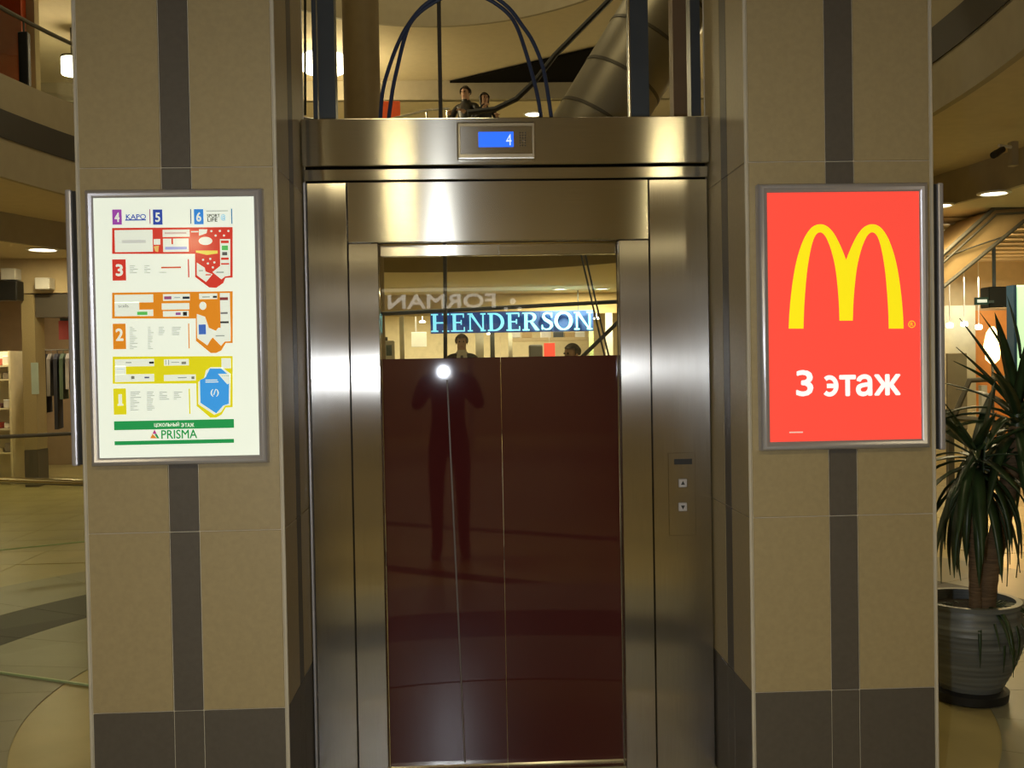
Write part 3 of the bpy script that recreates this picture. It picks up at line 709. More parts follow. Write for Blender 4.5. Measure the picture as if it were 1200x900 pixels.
def glyph(ch):
    if ch == 'H': return stem(.2) + stem(.78) + [bar(.2, .46, .78, .54)], .98
    if ch == 'E': return stem(.2) + [bar(.2, 0, .74, TN), bar(.2, 1 - TN, .70, 1), bar(.2, .47, .58, .54), bar(.69, 0, .75, .25), bar(.65, .77, .71, 1), bar(.53, .38, .59, .64)], .80
    if ch == 'N': return stem(.17, .08) + stem(.85, .08) + [[(.10, 1), (.28, 1), (.89, 0), (.80, 0)]], 1.02
    if ch == 'D': return stem(.2) + [bowl(.36, .5, .44, .465, -PI / 2, PI / 2), bar(.2, 0, .37, TN), bar(.2, 1 - TN, .37, 1)], .92
    if ch == 'R': return stem(.2) + [bowl(.40, .735, .26, .23, -PI / 2, PI / 2), bar(.2, 1 - TN, .41, 1), bar(.2, .47, .41, .54), [(.38, .5), (.54, .5), (.92, 0), (.70, 0)]], .90
    if ch == 'O': return [bowl(.47, .5, .40, .47, PI / 2, 1.5 * PI, 16), bowl(.47, .5, .40, .47, -PI / 2, PI / 2, 16)], .95
    if ch == 'S':
        pts = [(.60, .80), (.52, .93), (.36, .965), (.20, .90), (.16, .74), (.26, .60), (.42, .50), (.56, .39), (.60, .24), (.50, .08), (.32, .035), (.16, .09), (.10, .22)]
        ws = [.07, .07, .08, .11, .15, .17, .18, .17, .15, .11, .08, .07, .07]
        return [sweep(pts, ws), bar(.57, .70, .63, .97), bar(.07, .03, .13, .30)], .70
word = 'HENDERSON'; gl = [glyph(c) for c in word]; tot = sum(g[1] for g in gl) + .06 * (len(word) - 1); sc = (SX1 - SX0) / tot
cur = SX0
for g, adv in gl:
    bm = bmesh.new()
    for i, pl in enumerate(g):
        prism(bm, [Vector((cur + q[0] * sc, SYY - .0004 * i, SZ0 + q[1] * SH)) for q in pl], (0, .04, 0))
    build('letter', bm, M['cyan'], SG)
    bm = bmesh.new(); box(bm, cur - .01, cur + adv * sc + .02, SYY + .08, SYY + .12, SZ0 - .035, SZ0 + SH + .035, bev=.01); build('letter_halo', bm, M['signblue'], SG)  # emissive boards imitate the blue halo glowing round the letters
    cur += (adv + .06) * sc
build('bracket', B(SX0, SX1, SYY + .12, SYY + .16, SZ0 + SH * .4, SZ0 + SH * .5), M['rail'], SG)
for x in (SX0 + .3, SX1 - .3):
    bm = bmesh.new(); tube(bm, [(x, SYY + .14, SZ0 + SH * .45), (x, SYY + .14, 3.2)], .012, 6); build('hanger', bm, M['rail'], SG)
# things in the shop
c = U(644, 411, D=23.5); tag(build('red_notice', B(c.x - .13, c.x + .13, c.y, c.y + .03, c.z - .17, c.z + .18), mat('red_notice', (.75, .04, .03), .5, emit=.3)), 'small red notice hanging inside the shop behind the lift', 'notice')
struct(build('trim_6', B(c.x - .006, c.x + .006, c.y + .005, c.y + .02, c.z + .18, 3.2), M['white']))
for px, w, h, lab in ((459, .35, .25, 'white framed display screen at the left edge of the lift glass'),):
    c = U(px - 5, 408, D=16.0); t = thing('display_stand', lab, 'display', (c.x, c.y, 0))
    build('cabinet', B(c.x - .15, c.x + .11, c.y, c.y + .12, 0, c.z + .12, bev=.02), M['white'], t); build('screen', B(c.x - .02, c.x + .07, c.y - .008, c.y, c.z - .12, c.z + .05), mat('dark_screen', (.05, .10, .09), .2, emit=.05), t)
    build('cap', B(c.x - .12, c.x + .0, c.y + .02, c.y + .10, c.z + .12, c.z + .18), M['black'], t)
for px, w, lab in ((628, .16, 'dark bag on top of the shop shelf beside the red notice'),):
    c = U(px, 412, D=23.2); tag(build('dark_bag', B(c.x - w, c.x + w, c.y, c.y + .2, c.z - .22, c.z + (.16 if w > .12 else .1), bev=.04, seg=2), M['black']), lab, 'bag')
c = U(632, 420, D=23.2); zt = U(632, 412, D=23.2).z - .22
sf = thing('shop_shelf', 'pale wooden shelf unit inside the shop behind the lift', 'shelf', (c.x, c.y + .15, 0))
build('body', B(c.x - 1.0, c.x + .7, c.y - .02, c.y + .35, 0, zt - .04), M['wood'], sf); build('top_board', B(c.x - 1.04, c.x + .74, c.y - .05, c.y + .38, zt - .04, zt), M['wood'], sf)
for i, px in enumerate((604, 618, 640, 655, 668, 680)):
    c = U(px, 392.5, D=24.5); tag(build('display_box', B(c.x - .13, c.x + .12, c.y, c.y + .2, c.z - .07, c.z + .08, bev=.01), M[('white', 'wood', 'white', 'rail', 'wood', 'white')[i]]), ('leftmost', 'second', 'third', 'fourth', 'fifth', 'rightmost')[i] + ' of the six small boxes on the high shop ledge', 'box', 'boxes on the high shop ledge')
c0, c1 = U(598, 396, D=24.5), U(690, 396, D=24.5); struct(build('trim_7', B(c0.x, c1.x, c0.y - .02, c0.y + .3, c0.z - .09, c0.z - .005), M['cream']))
c0, c1 = U(482, 394, D=24.5), U(500, 404, D=24.5); tag(build('light_panel', B(c0.x, c1.x, c0.y, c0.y + .05, c1.z - .05, c0.z + .1, bev=.01), mat('lit_panel', (.8, .75, .55), .5, emit=.5)), 'pale lit panel inside the shop at left behind the lift glass', 'panel')
struct(build('trim_16', B(c0.x + .1, c0.x + .13, c0.y + .01, c0.y + .04, c0.z + .1, 3.2), M['white']))
for i, (px, py) in enumerate(((495, 378), (574, 392), (560, 374.5), (699, 374))):
    p = U(px, py, D=24.0); bm = bmesh.new(); lathe(bm, [(.07, 0), (.08, .02), (.04, .05), (.006, .055), (.006, 3.19 - p.z)], (p.x, p.y, p.z), 16)
    tag(build('spotlight', bm, M['lamp']), ('leftmost spotlight hanging in the shop behind the lift', 'spotlight hanging just under the letter E of the blue sign', 'spotlight hanging behind the top of the blue sign', 'rightmost spotlight hanging in the shop behind the lift')[i], 'spotlight', 'spotlights in the shop behind the lift')

# ================================================================ SHOP BEHIND THE CAMERA (seen in the glass)
ry = 0.564 - 16.1
def mirror(px, py):                                  # real point of a reflection in the door glass
    v = U(px, py, D=3.864 + 16.1); return Vector((v.x, ry, v.z))
struct(build('wall_rear_front', B(-9, 9, ry - .2, ry - .02, 2.45, 3.2), M['fascia']))
fs = thing('rear_shop_sign', 'white shop sign mirrored in the lift glass', 'sign', (-.6, ry, 2.7))
fa, fb = mirror(455, 362), mirror(580, 344)
M['signwhite'] = mat('white_sign_letters', (.9, .9, .9), .4, emit=3.2, ecol=(1, .97, .9))
build('lettering', text_bm('FORMAN', fa.x, fb.x, fa.z, fb.z, ry - .02, depth=.05, bold=.03, facing=1), M['signwhite'], fs)
for (px, py, r) in ((601, 353, .06), (593, 362, .04), (609, 362, .04)):
    q = mirror(px, py); bm = bmesh.new(); bmesh.ops.create_cone(bm, cap_ends=True, segments=16, radius1=r, radius2=r, depth=.05, matrix=Matrix.Translation((q.x, ry + .005, q.z)) @ Matrix.Rotation(PI / 2, 4, 'X')); build('dot', bm, M['signwhite'], fs)
area_light('rear_shop_light', (0, ry - 1.7, 3.1), 5.0, 160, (1, .88, .65), shape='SQUARE')
for x in (-6, -3, 0, 3, 6):
    struct(build('trim_%d' % (30 + x), B(x - .06, x + .06, ry - .16, ry - .06, 0, 2.45), M['white']))

# ================================================================ LEFT BACKGROUND SHOPS
LY = 10.9                                           # D = 14.2
def LB(x0, x1, ya, yb, D0=14.2, **k):
    a, b = U(x0, ya, D=D0), U(x1, yb, D=D0); return a.x, b.x, b.z, a.z
a = U(-60, 345, D=14.2); b = U(130, 345, D=14.2)
struct(build('wall_left_shopfront', B(a.x - 1, b.x + .2, LY, LY + .25, a.z, 3.2), M['cream']))
x0, x1, _, z1_ = LB(25, 46, 345, 560)
pl = thing('shop_pillar', 'tan tiled pillar with dark base between the left shops', 'pillar', ((x0 + x1) / 2, LY, 0))
zb = U(35, 527, D=14.2).z
build('shaft', B(x0, x1, LY - .02, LY + .3, zb, z1_ - .003), M['beige'], pl); build('base', B(x0 - .004, x1 + .004, LY - .03, LY + .31, 0.004, zb - .004), M['dark'], pl)
nA, nB = U(33.5, 425, D=14.1), U(43, 462, D=14.1); build('notice', B(nA.x, nB.x, LY - .03, LY - .02, nB.z, nA.z), mat('pale_notice', (.45, .55, .50), .5), pl)['label'] = 'pale green notice stuck on the pillar'
x0, x1, z0_, z1_ = LB(-40, 22.5, 330, 369, 14.0)
t = thing('dark_sign_box', 'dark sign box over the lit shelves at far left', 'sign', ((x0 + x1) / 2, LY - .2, z0_))
build('case', B(x0, x1, LY - .26, LY - .03, z0_ + .2, z1_, bev=.01), M['black'], t)
for px, lab in ((9, 'white speaker box above the dark sign at far left'), (49, 'white speaker box above the left shop pillar')):
    c = U(px, 321 if px < 20 else 332, D=14.0); tag(build('speaker_box', B(c.x - .10, c.x + .10, LY - .2, LY - .001, c.z - .08, c.z + .08, bev=.01), M['white']), lab, 'speaker')
# lit shelves
x0, x1, _, z1_ = LB(-40, 17.5, 412, 560, 14.6)
su = thing('lit_shelf_unit', 'pale lit shelf unit with goods at the far left', 'shelf unit', ((x0 + x1) / 2, 11.3, 0))
M['shelf'] = mat('pale_shelf', (.75, .66, .42), .5)
build('back_panel', B(x0, x1, 11.65, 11.7, 0, z1_), M['shelf'], su); build('side_panel', B(x1 - .03, x1, 11.25, 11.65, 0, z1_), M['shelf'], su)
GC = [(.75, .7, .6), (.45, .08, .05), (.3, .25, .2), (.6, .5, .3), (.7, .66, .6), (.2, .1, .1)]
gm = [mat('goods_%d' % i, c, .5) for i, c in enumerate(GC)]
gk = 0
for j, py in enumerate((429, 445, 479, 503, 531)):
    z = U(8, py, D=14.6).z; build('shelf_board', B(x0, x1 - .03, 11.27, 11.65, z - .012, z + .012), M['shelf'], su)
    for i in range(2):
        xx = x1 - .10 - i * .13; h = random.uniform(.08, .2)
        if j in (2, 3, 4): h *= .7
        tag(build('shelf_item', B(xx - .045, xx + .045, 11.32, 11.45, z + .0125, z + .0125 + h, bev=.008), gm[gk % 6]), 'small package on the %s lit shelf at far left, %s' % (('topmost', 'second', 'third', 'fourth', 'lowest')[j], ('nearest the pillar', 'further from the pillar')[i]), 'package', 'goods on the lit shelves'); gk += 1
area_light('left_shop_light', (x0 + .3, 11.2, 2.4), .8, 22, (1, .85, .55))
# clothes shop
cA, cB = U(47, 362, D=14.4), U(96, 372, D=14.4)
struct(build('wall_left_shop_back', B(-9.5, -3.2, 14.3, 14.4, 0, 3.2), mat('left_shop_wall', (.34, .24, .13), .7)))
struct(build('trim_8', B(cA.x, cB.x + 1, LY + .02, LY + .22, cB.z, U(50, 346, D=14.4).z), M['dark']))
zr = U(60, 410, D=15.4).z; yr = 12.1
ra, rb_ = U(47, 410, D=15.4), U(100, 410, D=15.4)
rk = thing('clothes_rack', 'clothes rail in the shop just left of the directory column', 'clothes rack', ((ra.x + rb_.x) / 2, yr, 0))
bm = bmesh.new(); tube(bm, [(ra.x, yr, zr), (rb_.x, yr, zr)], .012, 6); build('rail', bm, M['steel'], rk)
for xx in (ra.x + .02, rb_.x - .02):
    bm = bmesh.new(); tube(bm, [(xx, yr, 0.004), (xx, yr, zr)], .014, 6); build('leg', bm, M['steel'], rk)
gc = [(.02, .02, .025), (.25, .22, .18), (.03, .03, .04), (.10, .14, .08), (.45, .42, .38), (.30, .04, .05), (.02, .02, .02), (.12, .10, .10)]
gn = ['black', 'tan', 'charcoal', 'olive', 'pale grey', 'red', 'plain black', 'brown']
for i in range(7):
    xx = ra.x + .05 + i * (rb_.x - ra.x - .14) / 6; L = (.95, .7, 1.2, .75, .6, .7, 1.25, .8)[i]
    bm = bmesh.new()
    w = .23
    prism(bm, [Vector((xx, yr - w * .35, zr - .06)), Vector((xx, yr - w, zr - .14)), Vector((xx, yr - w * 1.1, zr - L)), Vector((xx, yr + w * 1.1, zr - L)), Vector((xx, yr + w, zr - .14)), Vector((xx, yr + w * .35, zr - .06))], (.05, 0, 0))
    tube(bm, [(xx + .025, yr, zr - .07), (xx + .025, yr, zr + .012)], .006, 5)
    bmesh.ops.rotate(bm, verts=bm.verts, cent=(xx, yr, zr), matrix=Matrix.Rotation(random.uniform(.1, .25), 3, 'Z'))
    tag(build('hanging_garment', bm, mat('cloth_%d' % i, gc[i], .85)), gn[i] + ' garment hanging on the clothes rail left of the directory', 'garment', 'garments on the clothes rail')
rA = U(70, 376, D=15.0); tag(build('red_banner', B(rA.x - .02, rA.x + .42, rA.y, rA.y + .02, U(70, 398, D=15).z, rA.z), mat('red_banner', (.45, .06, .05), .6)), 'red banner above the clothes rail left of the directory', 'banner')
struct(build('trim_9', B(rA.x, rA.x + .4, rA.y + .005, rA.y + .015, rA.z, 3.2), M['rail']))
area_light('left_shop_light', (-5.6, 13.0, 3.1), 1.2, 45, (1, .85, .6))

# ================================================================ RIGHT BACKGROUND
# security camera on the lower fascia
p = U(1186, 178, D=8.45)
sc_ = thing('security_camera', 'small security camera on a bracket at upper right', 'camera', tuple(p))
bm = B(p.x - .01, p.x + .05, p.y - .02, p.y + .06, p.z - .12, p.z + .09, bev=.006); build('wall_plate', bm, M['fascia'], sc_)
q = U(1168, 174, D=8.4); bm = bmesh.new(); tube(bm, [(p.x, p.y, p.z + .04), (q.x + .02, q.y, p.z + .045)], .014, 8); build('arm', bm, M['white'], sc_)
q1, q2 = U(1164, 182, D=8.35), U(1175, 175, D=8.42); bm = bmesh.new(); tube(bm, [q1, q1.lerp(q2, .3), q1.lerp(q2, .31), q2], [.03, .032, .028, .028], 12); build('body', bm, M['black'], sc_, smooth=True)
# stair underside
Ds = 10.6
st = thing('stair_underside', 'sloping brown panelled underside of a stair at right', 'stair', tuple(U(1150, 300, D=Ds)))
P = [U(1085, 352, D=Ds), U(1085, 318, D=Ds), U(1165, 246, D=Ds), U(1235, 240, D=Ds), U(1235, 231, D=Ds)]
edge = [U(1085, 318, D=Ds), U(1165, 246, D=Ds), U(1240, 239, D=Ds), U(1200, 258, D=Ds), U(1085, 352, D=Ds)]
bm = bmesh.new(); prism(bm, edge, (0, .9, 0)); build('panel', bm, M['brown2'] if 'brown2' in M else mat('stair_panel', (.42, .28, .13), .6), st)
for pts, r in (([(1085, 316), (1165, 244), (1240, 238)], .025), ([(1085, 326), (1168, 251), (1240, 247)], .012), ([(1085, 353), (1200, 259), (1240, 238)], .022), ([(1110, 300), (1150, 286), (1180, 276)], .008)):
    bm = bmesh.new(); tube(bm, [U(*q_, D=Ds - .02) for q_ in pts], r, 8); build('edge_rail', bm, M['rodgrey'], st, smooth=True)
# slatted metal ceiling
M['slat'] = mat('metal_slat', (.66, .60, .48), .3, .6)
sl = struct(build('ceiling_6', B(4.0, 11, 7.9, 12.6, 3.17, 3.19), M['ceil']))
for i in range(9):
    y = 8.1 + i * .5; build('slat', B(4.2, 10.8, y, y + .10, 3.145, 3.17), M['slat'], sl)
RY = 13.2
struct(build('wall_right_shopfront', B(5.0, 12.9, RY, RY + .2, 0, 3.2), M['cream']))
def RB(x0, x1, ya, yb, D0): a, b = U(x0, ya, D=D0), U(x1, yb, D=D0); return a.x, b.x, b.z, a.z
x0, x1, z0_, z1_ = RB(1159, 1189, 336, 360, 11.0); tag(build('hanging_sign_box', B(x0, x1, 7.7, 7.9, z0_, z1_, bev=.01), M['black']), 'black box hanging beside the green sign at right', 'sign box')
struct(build('trim_10', B(x0 + .1, x0 + .13, 7.79, 7.82, z1_, 3.17), M['rail']))
x0, x1, z0_, z1_ = RB(1190, 1240, 334, 437, 10.0)
gs = thing('green_light_sign', 'pale green glowing sign panel cut by the right frame edge', 'sign', ((x0 + x1) / 2, 6.75, z0_))
build('face', B(x0, x1, 6.7, 6.8, z0_, z1_, bev=.015), mat('green_glow', (.55, .85, .5), .4, emit=.85, ecol=(.55, .9, .5)), gs)
bm = B(x0 - .03, x0, 6.68, 6.82, z0_, z1_); build('dark_edge', bm, mat('blue_edge', (.02, .06, .12), .4, emit=.05), gs)
bm = B(x1 - .1, x1 - .02, 6.73, 6.78, 0, z0_); build('stand', bm, M['rail'], gs); 
x0, x1, z0_, z1_ = RB(1143, 1158.5, 348.5, 357, 10.9); es = thing('hanging_direction_sign', 'small dark sign with white bar hanging left of the black box', 'sign', ((x0 + x1) / 2, 7.6, z0_))
build('board', B(x0, x1, 7.6, 7.63, z0_, z1_), mat('sign_teal', (.02, .06, .06), .4), es); build('bar', B(x0 + .02, x1 - .02, 7.594, 7.6, z0_ + .025, z1_ - .025), mat('sign_bar', (.8, .85, .8), .4, emit=.5), es); build('bracket', B(x1 - .06, x1 + .08, 7.63, 7.70, z0_ + .02, z0_ + .05), M['rail'], es)
# bright white shop panel and orange niche
x0, x1, z0_, z1_ = RB(1100, 1152, 372, 560, 16.0)
struct(build('wall_white_panel', B(x0 - .2, x1, RY - .3, RY - .02, 0, z1_ + .2), mat('white_shop_panel', (.72, .72, .58), .5)))
for i, (px, py) in enumerate(((1113, 382), (1130, 380.5), (1147, 384))):
    p = U(px, py, D=15.9); tag(build('spotlight', B(p.x - .04, p.x + .04, p.y - .05, p.y + .05, p.z - .03, p.z + .05, bev=.015), M['lamp']), ('left', 'middle', 'right')[i] + ' one of three small spotlights over the white shop panel', 'spotlight', 'spotlights on the white shop panel')
    struct(build('trim_%d' % (12 + i), B(p.x - .006, p.x + .006, p.y - .006, p.y + .006, p.z + .05, 3.2), M['white']))
area_light('right_shop_light', (x0 + .5, RY - .8, 2.9), .4, 14, (1, .93, .7))
x0, x1, z0_, z1_ = RB(1153, 1195, 362, 460, 15.8)
struct(build('wall_orange_niche', B(x0, x1 + .6, RY - .16, RY - .01, 0, z1_), mat('orange_niche', (.75, .33, .10), .6)))
p = U(1163, 405, D=15.4); bm = bmesh.new(); lathe(bm, [(.02, -.3), (.10, -.22), (.13, 0), (.09, .2), (.03, .3)], (p.x, p.y, p.z), 16); t = thing('orange_wall_lamp', 'glowing warm lamp in the orange niche at right', 'lamp', (p.x, p.y, p.z - .3)); build('globe', bm, mat('warm_lamp', (1, .7, .3), .4, emit=5, ecol=(1, .72, .3)), t, smooth=True)
build('stem', B(p.x - .015, p.x + .015, p.y - .015, p.y + .015, 0, p.z - .3), M['rail'], t)
l = bpy.data.lights.new('niche_lamp', 'POINT'); l.energy = 45; l.color = (1, .62, .22); l.shadow_soft_size = .12; o = bpy.data.objects.new('niche_lamp', l); o.location = (p.x, p.y - .3, p.z); COL.objects.link(o)
# grey display board and low stand
x0, x1, z0_, z1_ = RB(1110, 1134, 414, 492, 10.5); t = thing('display_board', 'brown grey display board with thin legs beside the right column', 'display board', ((x0 + x1) / 2, 7.25, 0))
build('board', B(x0, x1, 7.2, 7.24, z0_ - .1, z1_, bev=.006), mat('board_grey', (.27, .22, .15), .6), t)
for xx in (x0 + .02, x1 - .02): build('leg', B(xx - .015, xx + .015, 7.21, 7.24, 0.004, z0_ - .1), M['steel'], t)
x0, x1, z0_, z1_ = RB(1112, 1180, 443, 600, 10.0)
t = thing('metal_stand', 'metal display stand with slanted arm behind the plant', 'stand', ((x0 + x1) / 2, 6.7, 0))
for pts in ([(1113, 500), (1136, 446), (1180, 443)], [(1112, 490), (1165, 493)], ):
    bm = bmesh.new(); tube(bm, [U(*q_, D=10.0) for q_ in pts], .03, 8); build('arm', bm, M['rodgrey'], t, smooth=True)
for px in (1113, 1152):
    q = U(px, 480, D=10.0); build('leg', B(q.x - .03, q.x + .03, 6.67, 6.73, 0.0, q.z + (.25 if px == 1152 else 0)), M['white' if px == 1152 else 'rodgrey'], t)

# ================================================================ POTTED PLANT
pc = U(1136, 818, z=0.0); pc = Vector((pc.x, pc.y, 0))
SP = (pc - CAM).y / FPX                                # metres per pixel at the pot
pot = thing('plant_pot', 'ribbed blue grey plant pot on a dark saucer right of the lift', 'pot', tuple(pc))
prof = []
Hp = .445
for i in range(45):
    s = i / 44; r = .135 + .105 * math.sin(min(1, s * 1.25) * PI / 2) - (.028 * max(0, (s - .72) / .28) ** 1.5)
    r += .0022 * math.sin(i * 2.2); prof.append((r, .055 + s * (Hp - .055)))
prof += [(prof[-1][0] + .012, Hp), (prof[-1][0] + .012, Hp + .02), (prof[-1][0] - .015, Hp + .02), (prof[-1][0] - .018, Hp - .05)]
bm = bmesh.new(); lathe(bm, prof, pc, 48)
M['pot'] = mat('ribbed_glaze', (.135, .145, .135), .4, noise=.4, scale=3, stretch=(.6, .6, 14))
build('body', bm, M['pot'], pot, smooth=True)
bm = bmesh.new(); lathe(bm, [(.14, 0), (.165, .012), (.17, .05), (.14, .06)], pc, 40); build('saucer', bm, M['black'], pot, smooth=True)
bm = bmesh.new(); lathe(bm, [(.001, Hp - .02), (.10, Hp - .015), (.188, Hp - .025), (.188, Hp - .05)], pc, 32); build('soil', bm, mat('soil', (.03, .022, .015), .9, bump=.8, scale=60), pot, smooth=True)
yu = thing('yucca_plant', 'tall dark green yucca growing from the ribbed pot', 'plant', (pc.x, pc.y, Hp - .02))
DP = (pc - CAM).y
M['bark'] = mat('bark', (.16, .10, .05), .8, noise=.4, scale=14, stretch=(1, 1, 9), bump=.5)
M['leaf'] = mat('yucca_leaf', (.030, .058, .020), .38, noise=.3, scale=10)
def trunk(pix, r0_, r1_, D):
    P = [U(*q_, D=D) for q_ in pix]; pts = []; rr = []
    n = 26
    for i in range(n + 1):
        s = i / n * (len(P) - 1); k_ = min(int(s), len(P) - 2); p_ = P[k_].lerp(P[k_ + 1], s - k_); pts.append(p_)
        rr.append((r0_ + (r1_ - r0_) * i / n) * (1 + .05 * (i % 2)))
    bm = bmesh.new(); tube(bm, pts, rr, 12); build('trunk', bm, M['bark'], yu, smooth=True); return pts[-1]
c1 = trunk([(1152, 712), (1158, 668), (1172, 620), (1183, 560), (1192, 500)], .050, .034, DP)
c2 = trunk([(1143, 712), (1142, 650), (1140, 580), (1143, 545)], .026, .022, DP - .05)
def leaf_mesh(L, w, droop, nseg=9):
    bm = bmesh.new(); rows = []
    for i in range(nseg + 1):
        s = i / nseg
        ang = droop * (1 - (1 - s) ** 2)
        x = 0; z = 0
        # integrate along an arc
        m_ = 14; 
        for j in range(m_):
            ss = s * (j + .5) / m_; aa = droop * (1 - (1 - ss) ** 2); x += math.cos(aa) * L * s / m_; z += -math.sin(aa) * L * s / m_
        ww = w * (math.sin(min(1, s * 3 + .35) * PI / 2)) * (1 - s ** 3) + .0008
        n_ = Vector((math.sin(ang), 0, math.cos(ang)))
        c = Vector((x, 0, z))
        rows.append([c + Vector((0, ww, 0)) + n_ * ww * .35, c - n_ * .0015, c + Vector((0, -ww, 0)) + n_ * ww * .35, c + n_ * .0025])
    V = [[bm.verts.new(p) for p in r_] for r_ in rows]
    for a_, b_ in zip(V, V[1:]):
        for j in range(4): bm.faces.new((a_[j], a_[(j + 1) % 4], b_[(j + 1) % 4], b_[j]))
    bmesh.ops.recalc_face_normals(bm, faces=bm.faces)
    me = bpy.data.meshes.new('leaf'); bm.to_mesh(me); bm.free(); me.materials.append(M['leaf']); me.shade_smooth(); return me
LM = [leaf_mesh(.50, .025, d) for d in (.2, .6, 1.15, 1.35, .95)]
def leaf_at(base, az, el, me, s, parent, nm='leaf'):
    o = bpy.data.objects.new(nm, me); COL.objects.link(o); o.parent = parent
    o.location = Vector(base) - WLOC(parent); o.rotation_euler = (0, -el, az); o.scale = (s, s, s)
GA = 2.39996
def rosette(c, n, smin, smax, h=.12, start=0.0, lo=-.5, span=1.7):
    for i in range(n):
        f = i / (n - 1)                                    # 0 = old, hanging ; 1 = young, upright
        el = lo + span * f + random.uniform(-.12, .12)
        me = LM[4 if f < .3 else 3 if f < .5 else 2 if f < .7 else 1 if f < .85 else 0]
        leaf_at(Vector(c) + Vector((0, 0, h * (f - .6))), start + i * GA + random.uniform(-.2, .2), el, me, random.uniform(smin, smax), yu)
rosette(c1, 56, .85, 1.15, .22)
rosette(c2, 48, .85, 1.1, .16, 1.0, -.8, 1.5)
# a few long leaves whose tips are plain in the photograph
for (b_, tip, D_) in (((1190, 440), (1157, 362), DP), ((1195, 420), (1188, 345), DP), ((1152, 560), (1154, 440), DP - .1), ((1148, 540), (1111, 462), DP - .1)):
    a_, e_ = U(*b_, D=D_), U(*tip, D=D_); d_ = e_ - a_; leaf_at(a_, math.atan2(d_.y, d_.x), math.atan2(d_.z, math.hypot(d_.x, d_.y)) + .02, LM[0], d_.length / .5, yu)
bm = bmesh.new(); tube(bm, [c1, U(1193, 455, D=DP)], [.033, .02], 10); build('crown', bm, M['leaf'], yu, smooth=True)
tr = thing('trailing_plant', 'thin dark blades trailing over the pot rim at right', 'plant', (pc.x + .08, pc.y - .05, Hp - .02))
LT = [leaf_mesh(.34, .008, d) for d in (1.7, 2.1, 2.5)]
for i in range(22):
    a_ = random.uniform(-2.3, .5); leaf_at((pc.x + .09 * math.cos(a_) + .04, pc.y + .09 * math.sin(a_), Hp - .02), a_, random.uniform(.3, .9), LT[i % 3], random.uniform(.8, 1.25), tr)
for i in range(16):
    a_ = random.uniform(1.5, 4.2); leaf_at((pc.x + .06 * math.cos(a_), pc.y + .06 * math.sin(a_), Hp - .02), a_, random.uniform(.2, .7), LT[i % 3], random.uniform(.4, .65), tr)

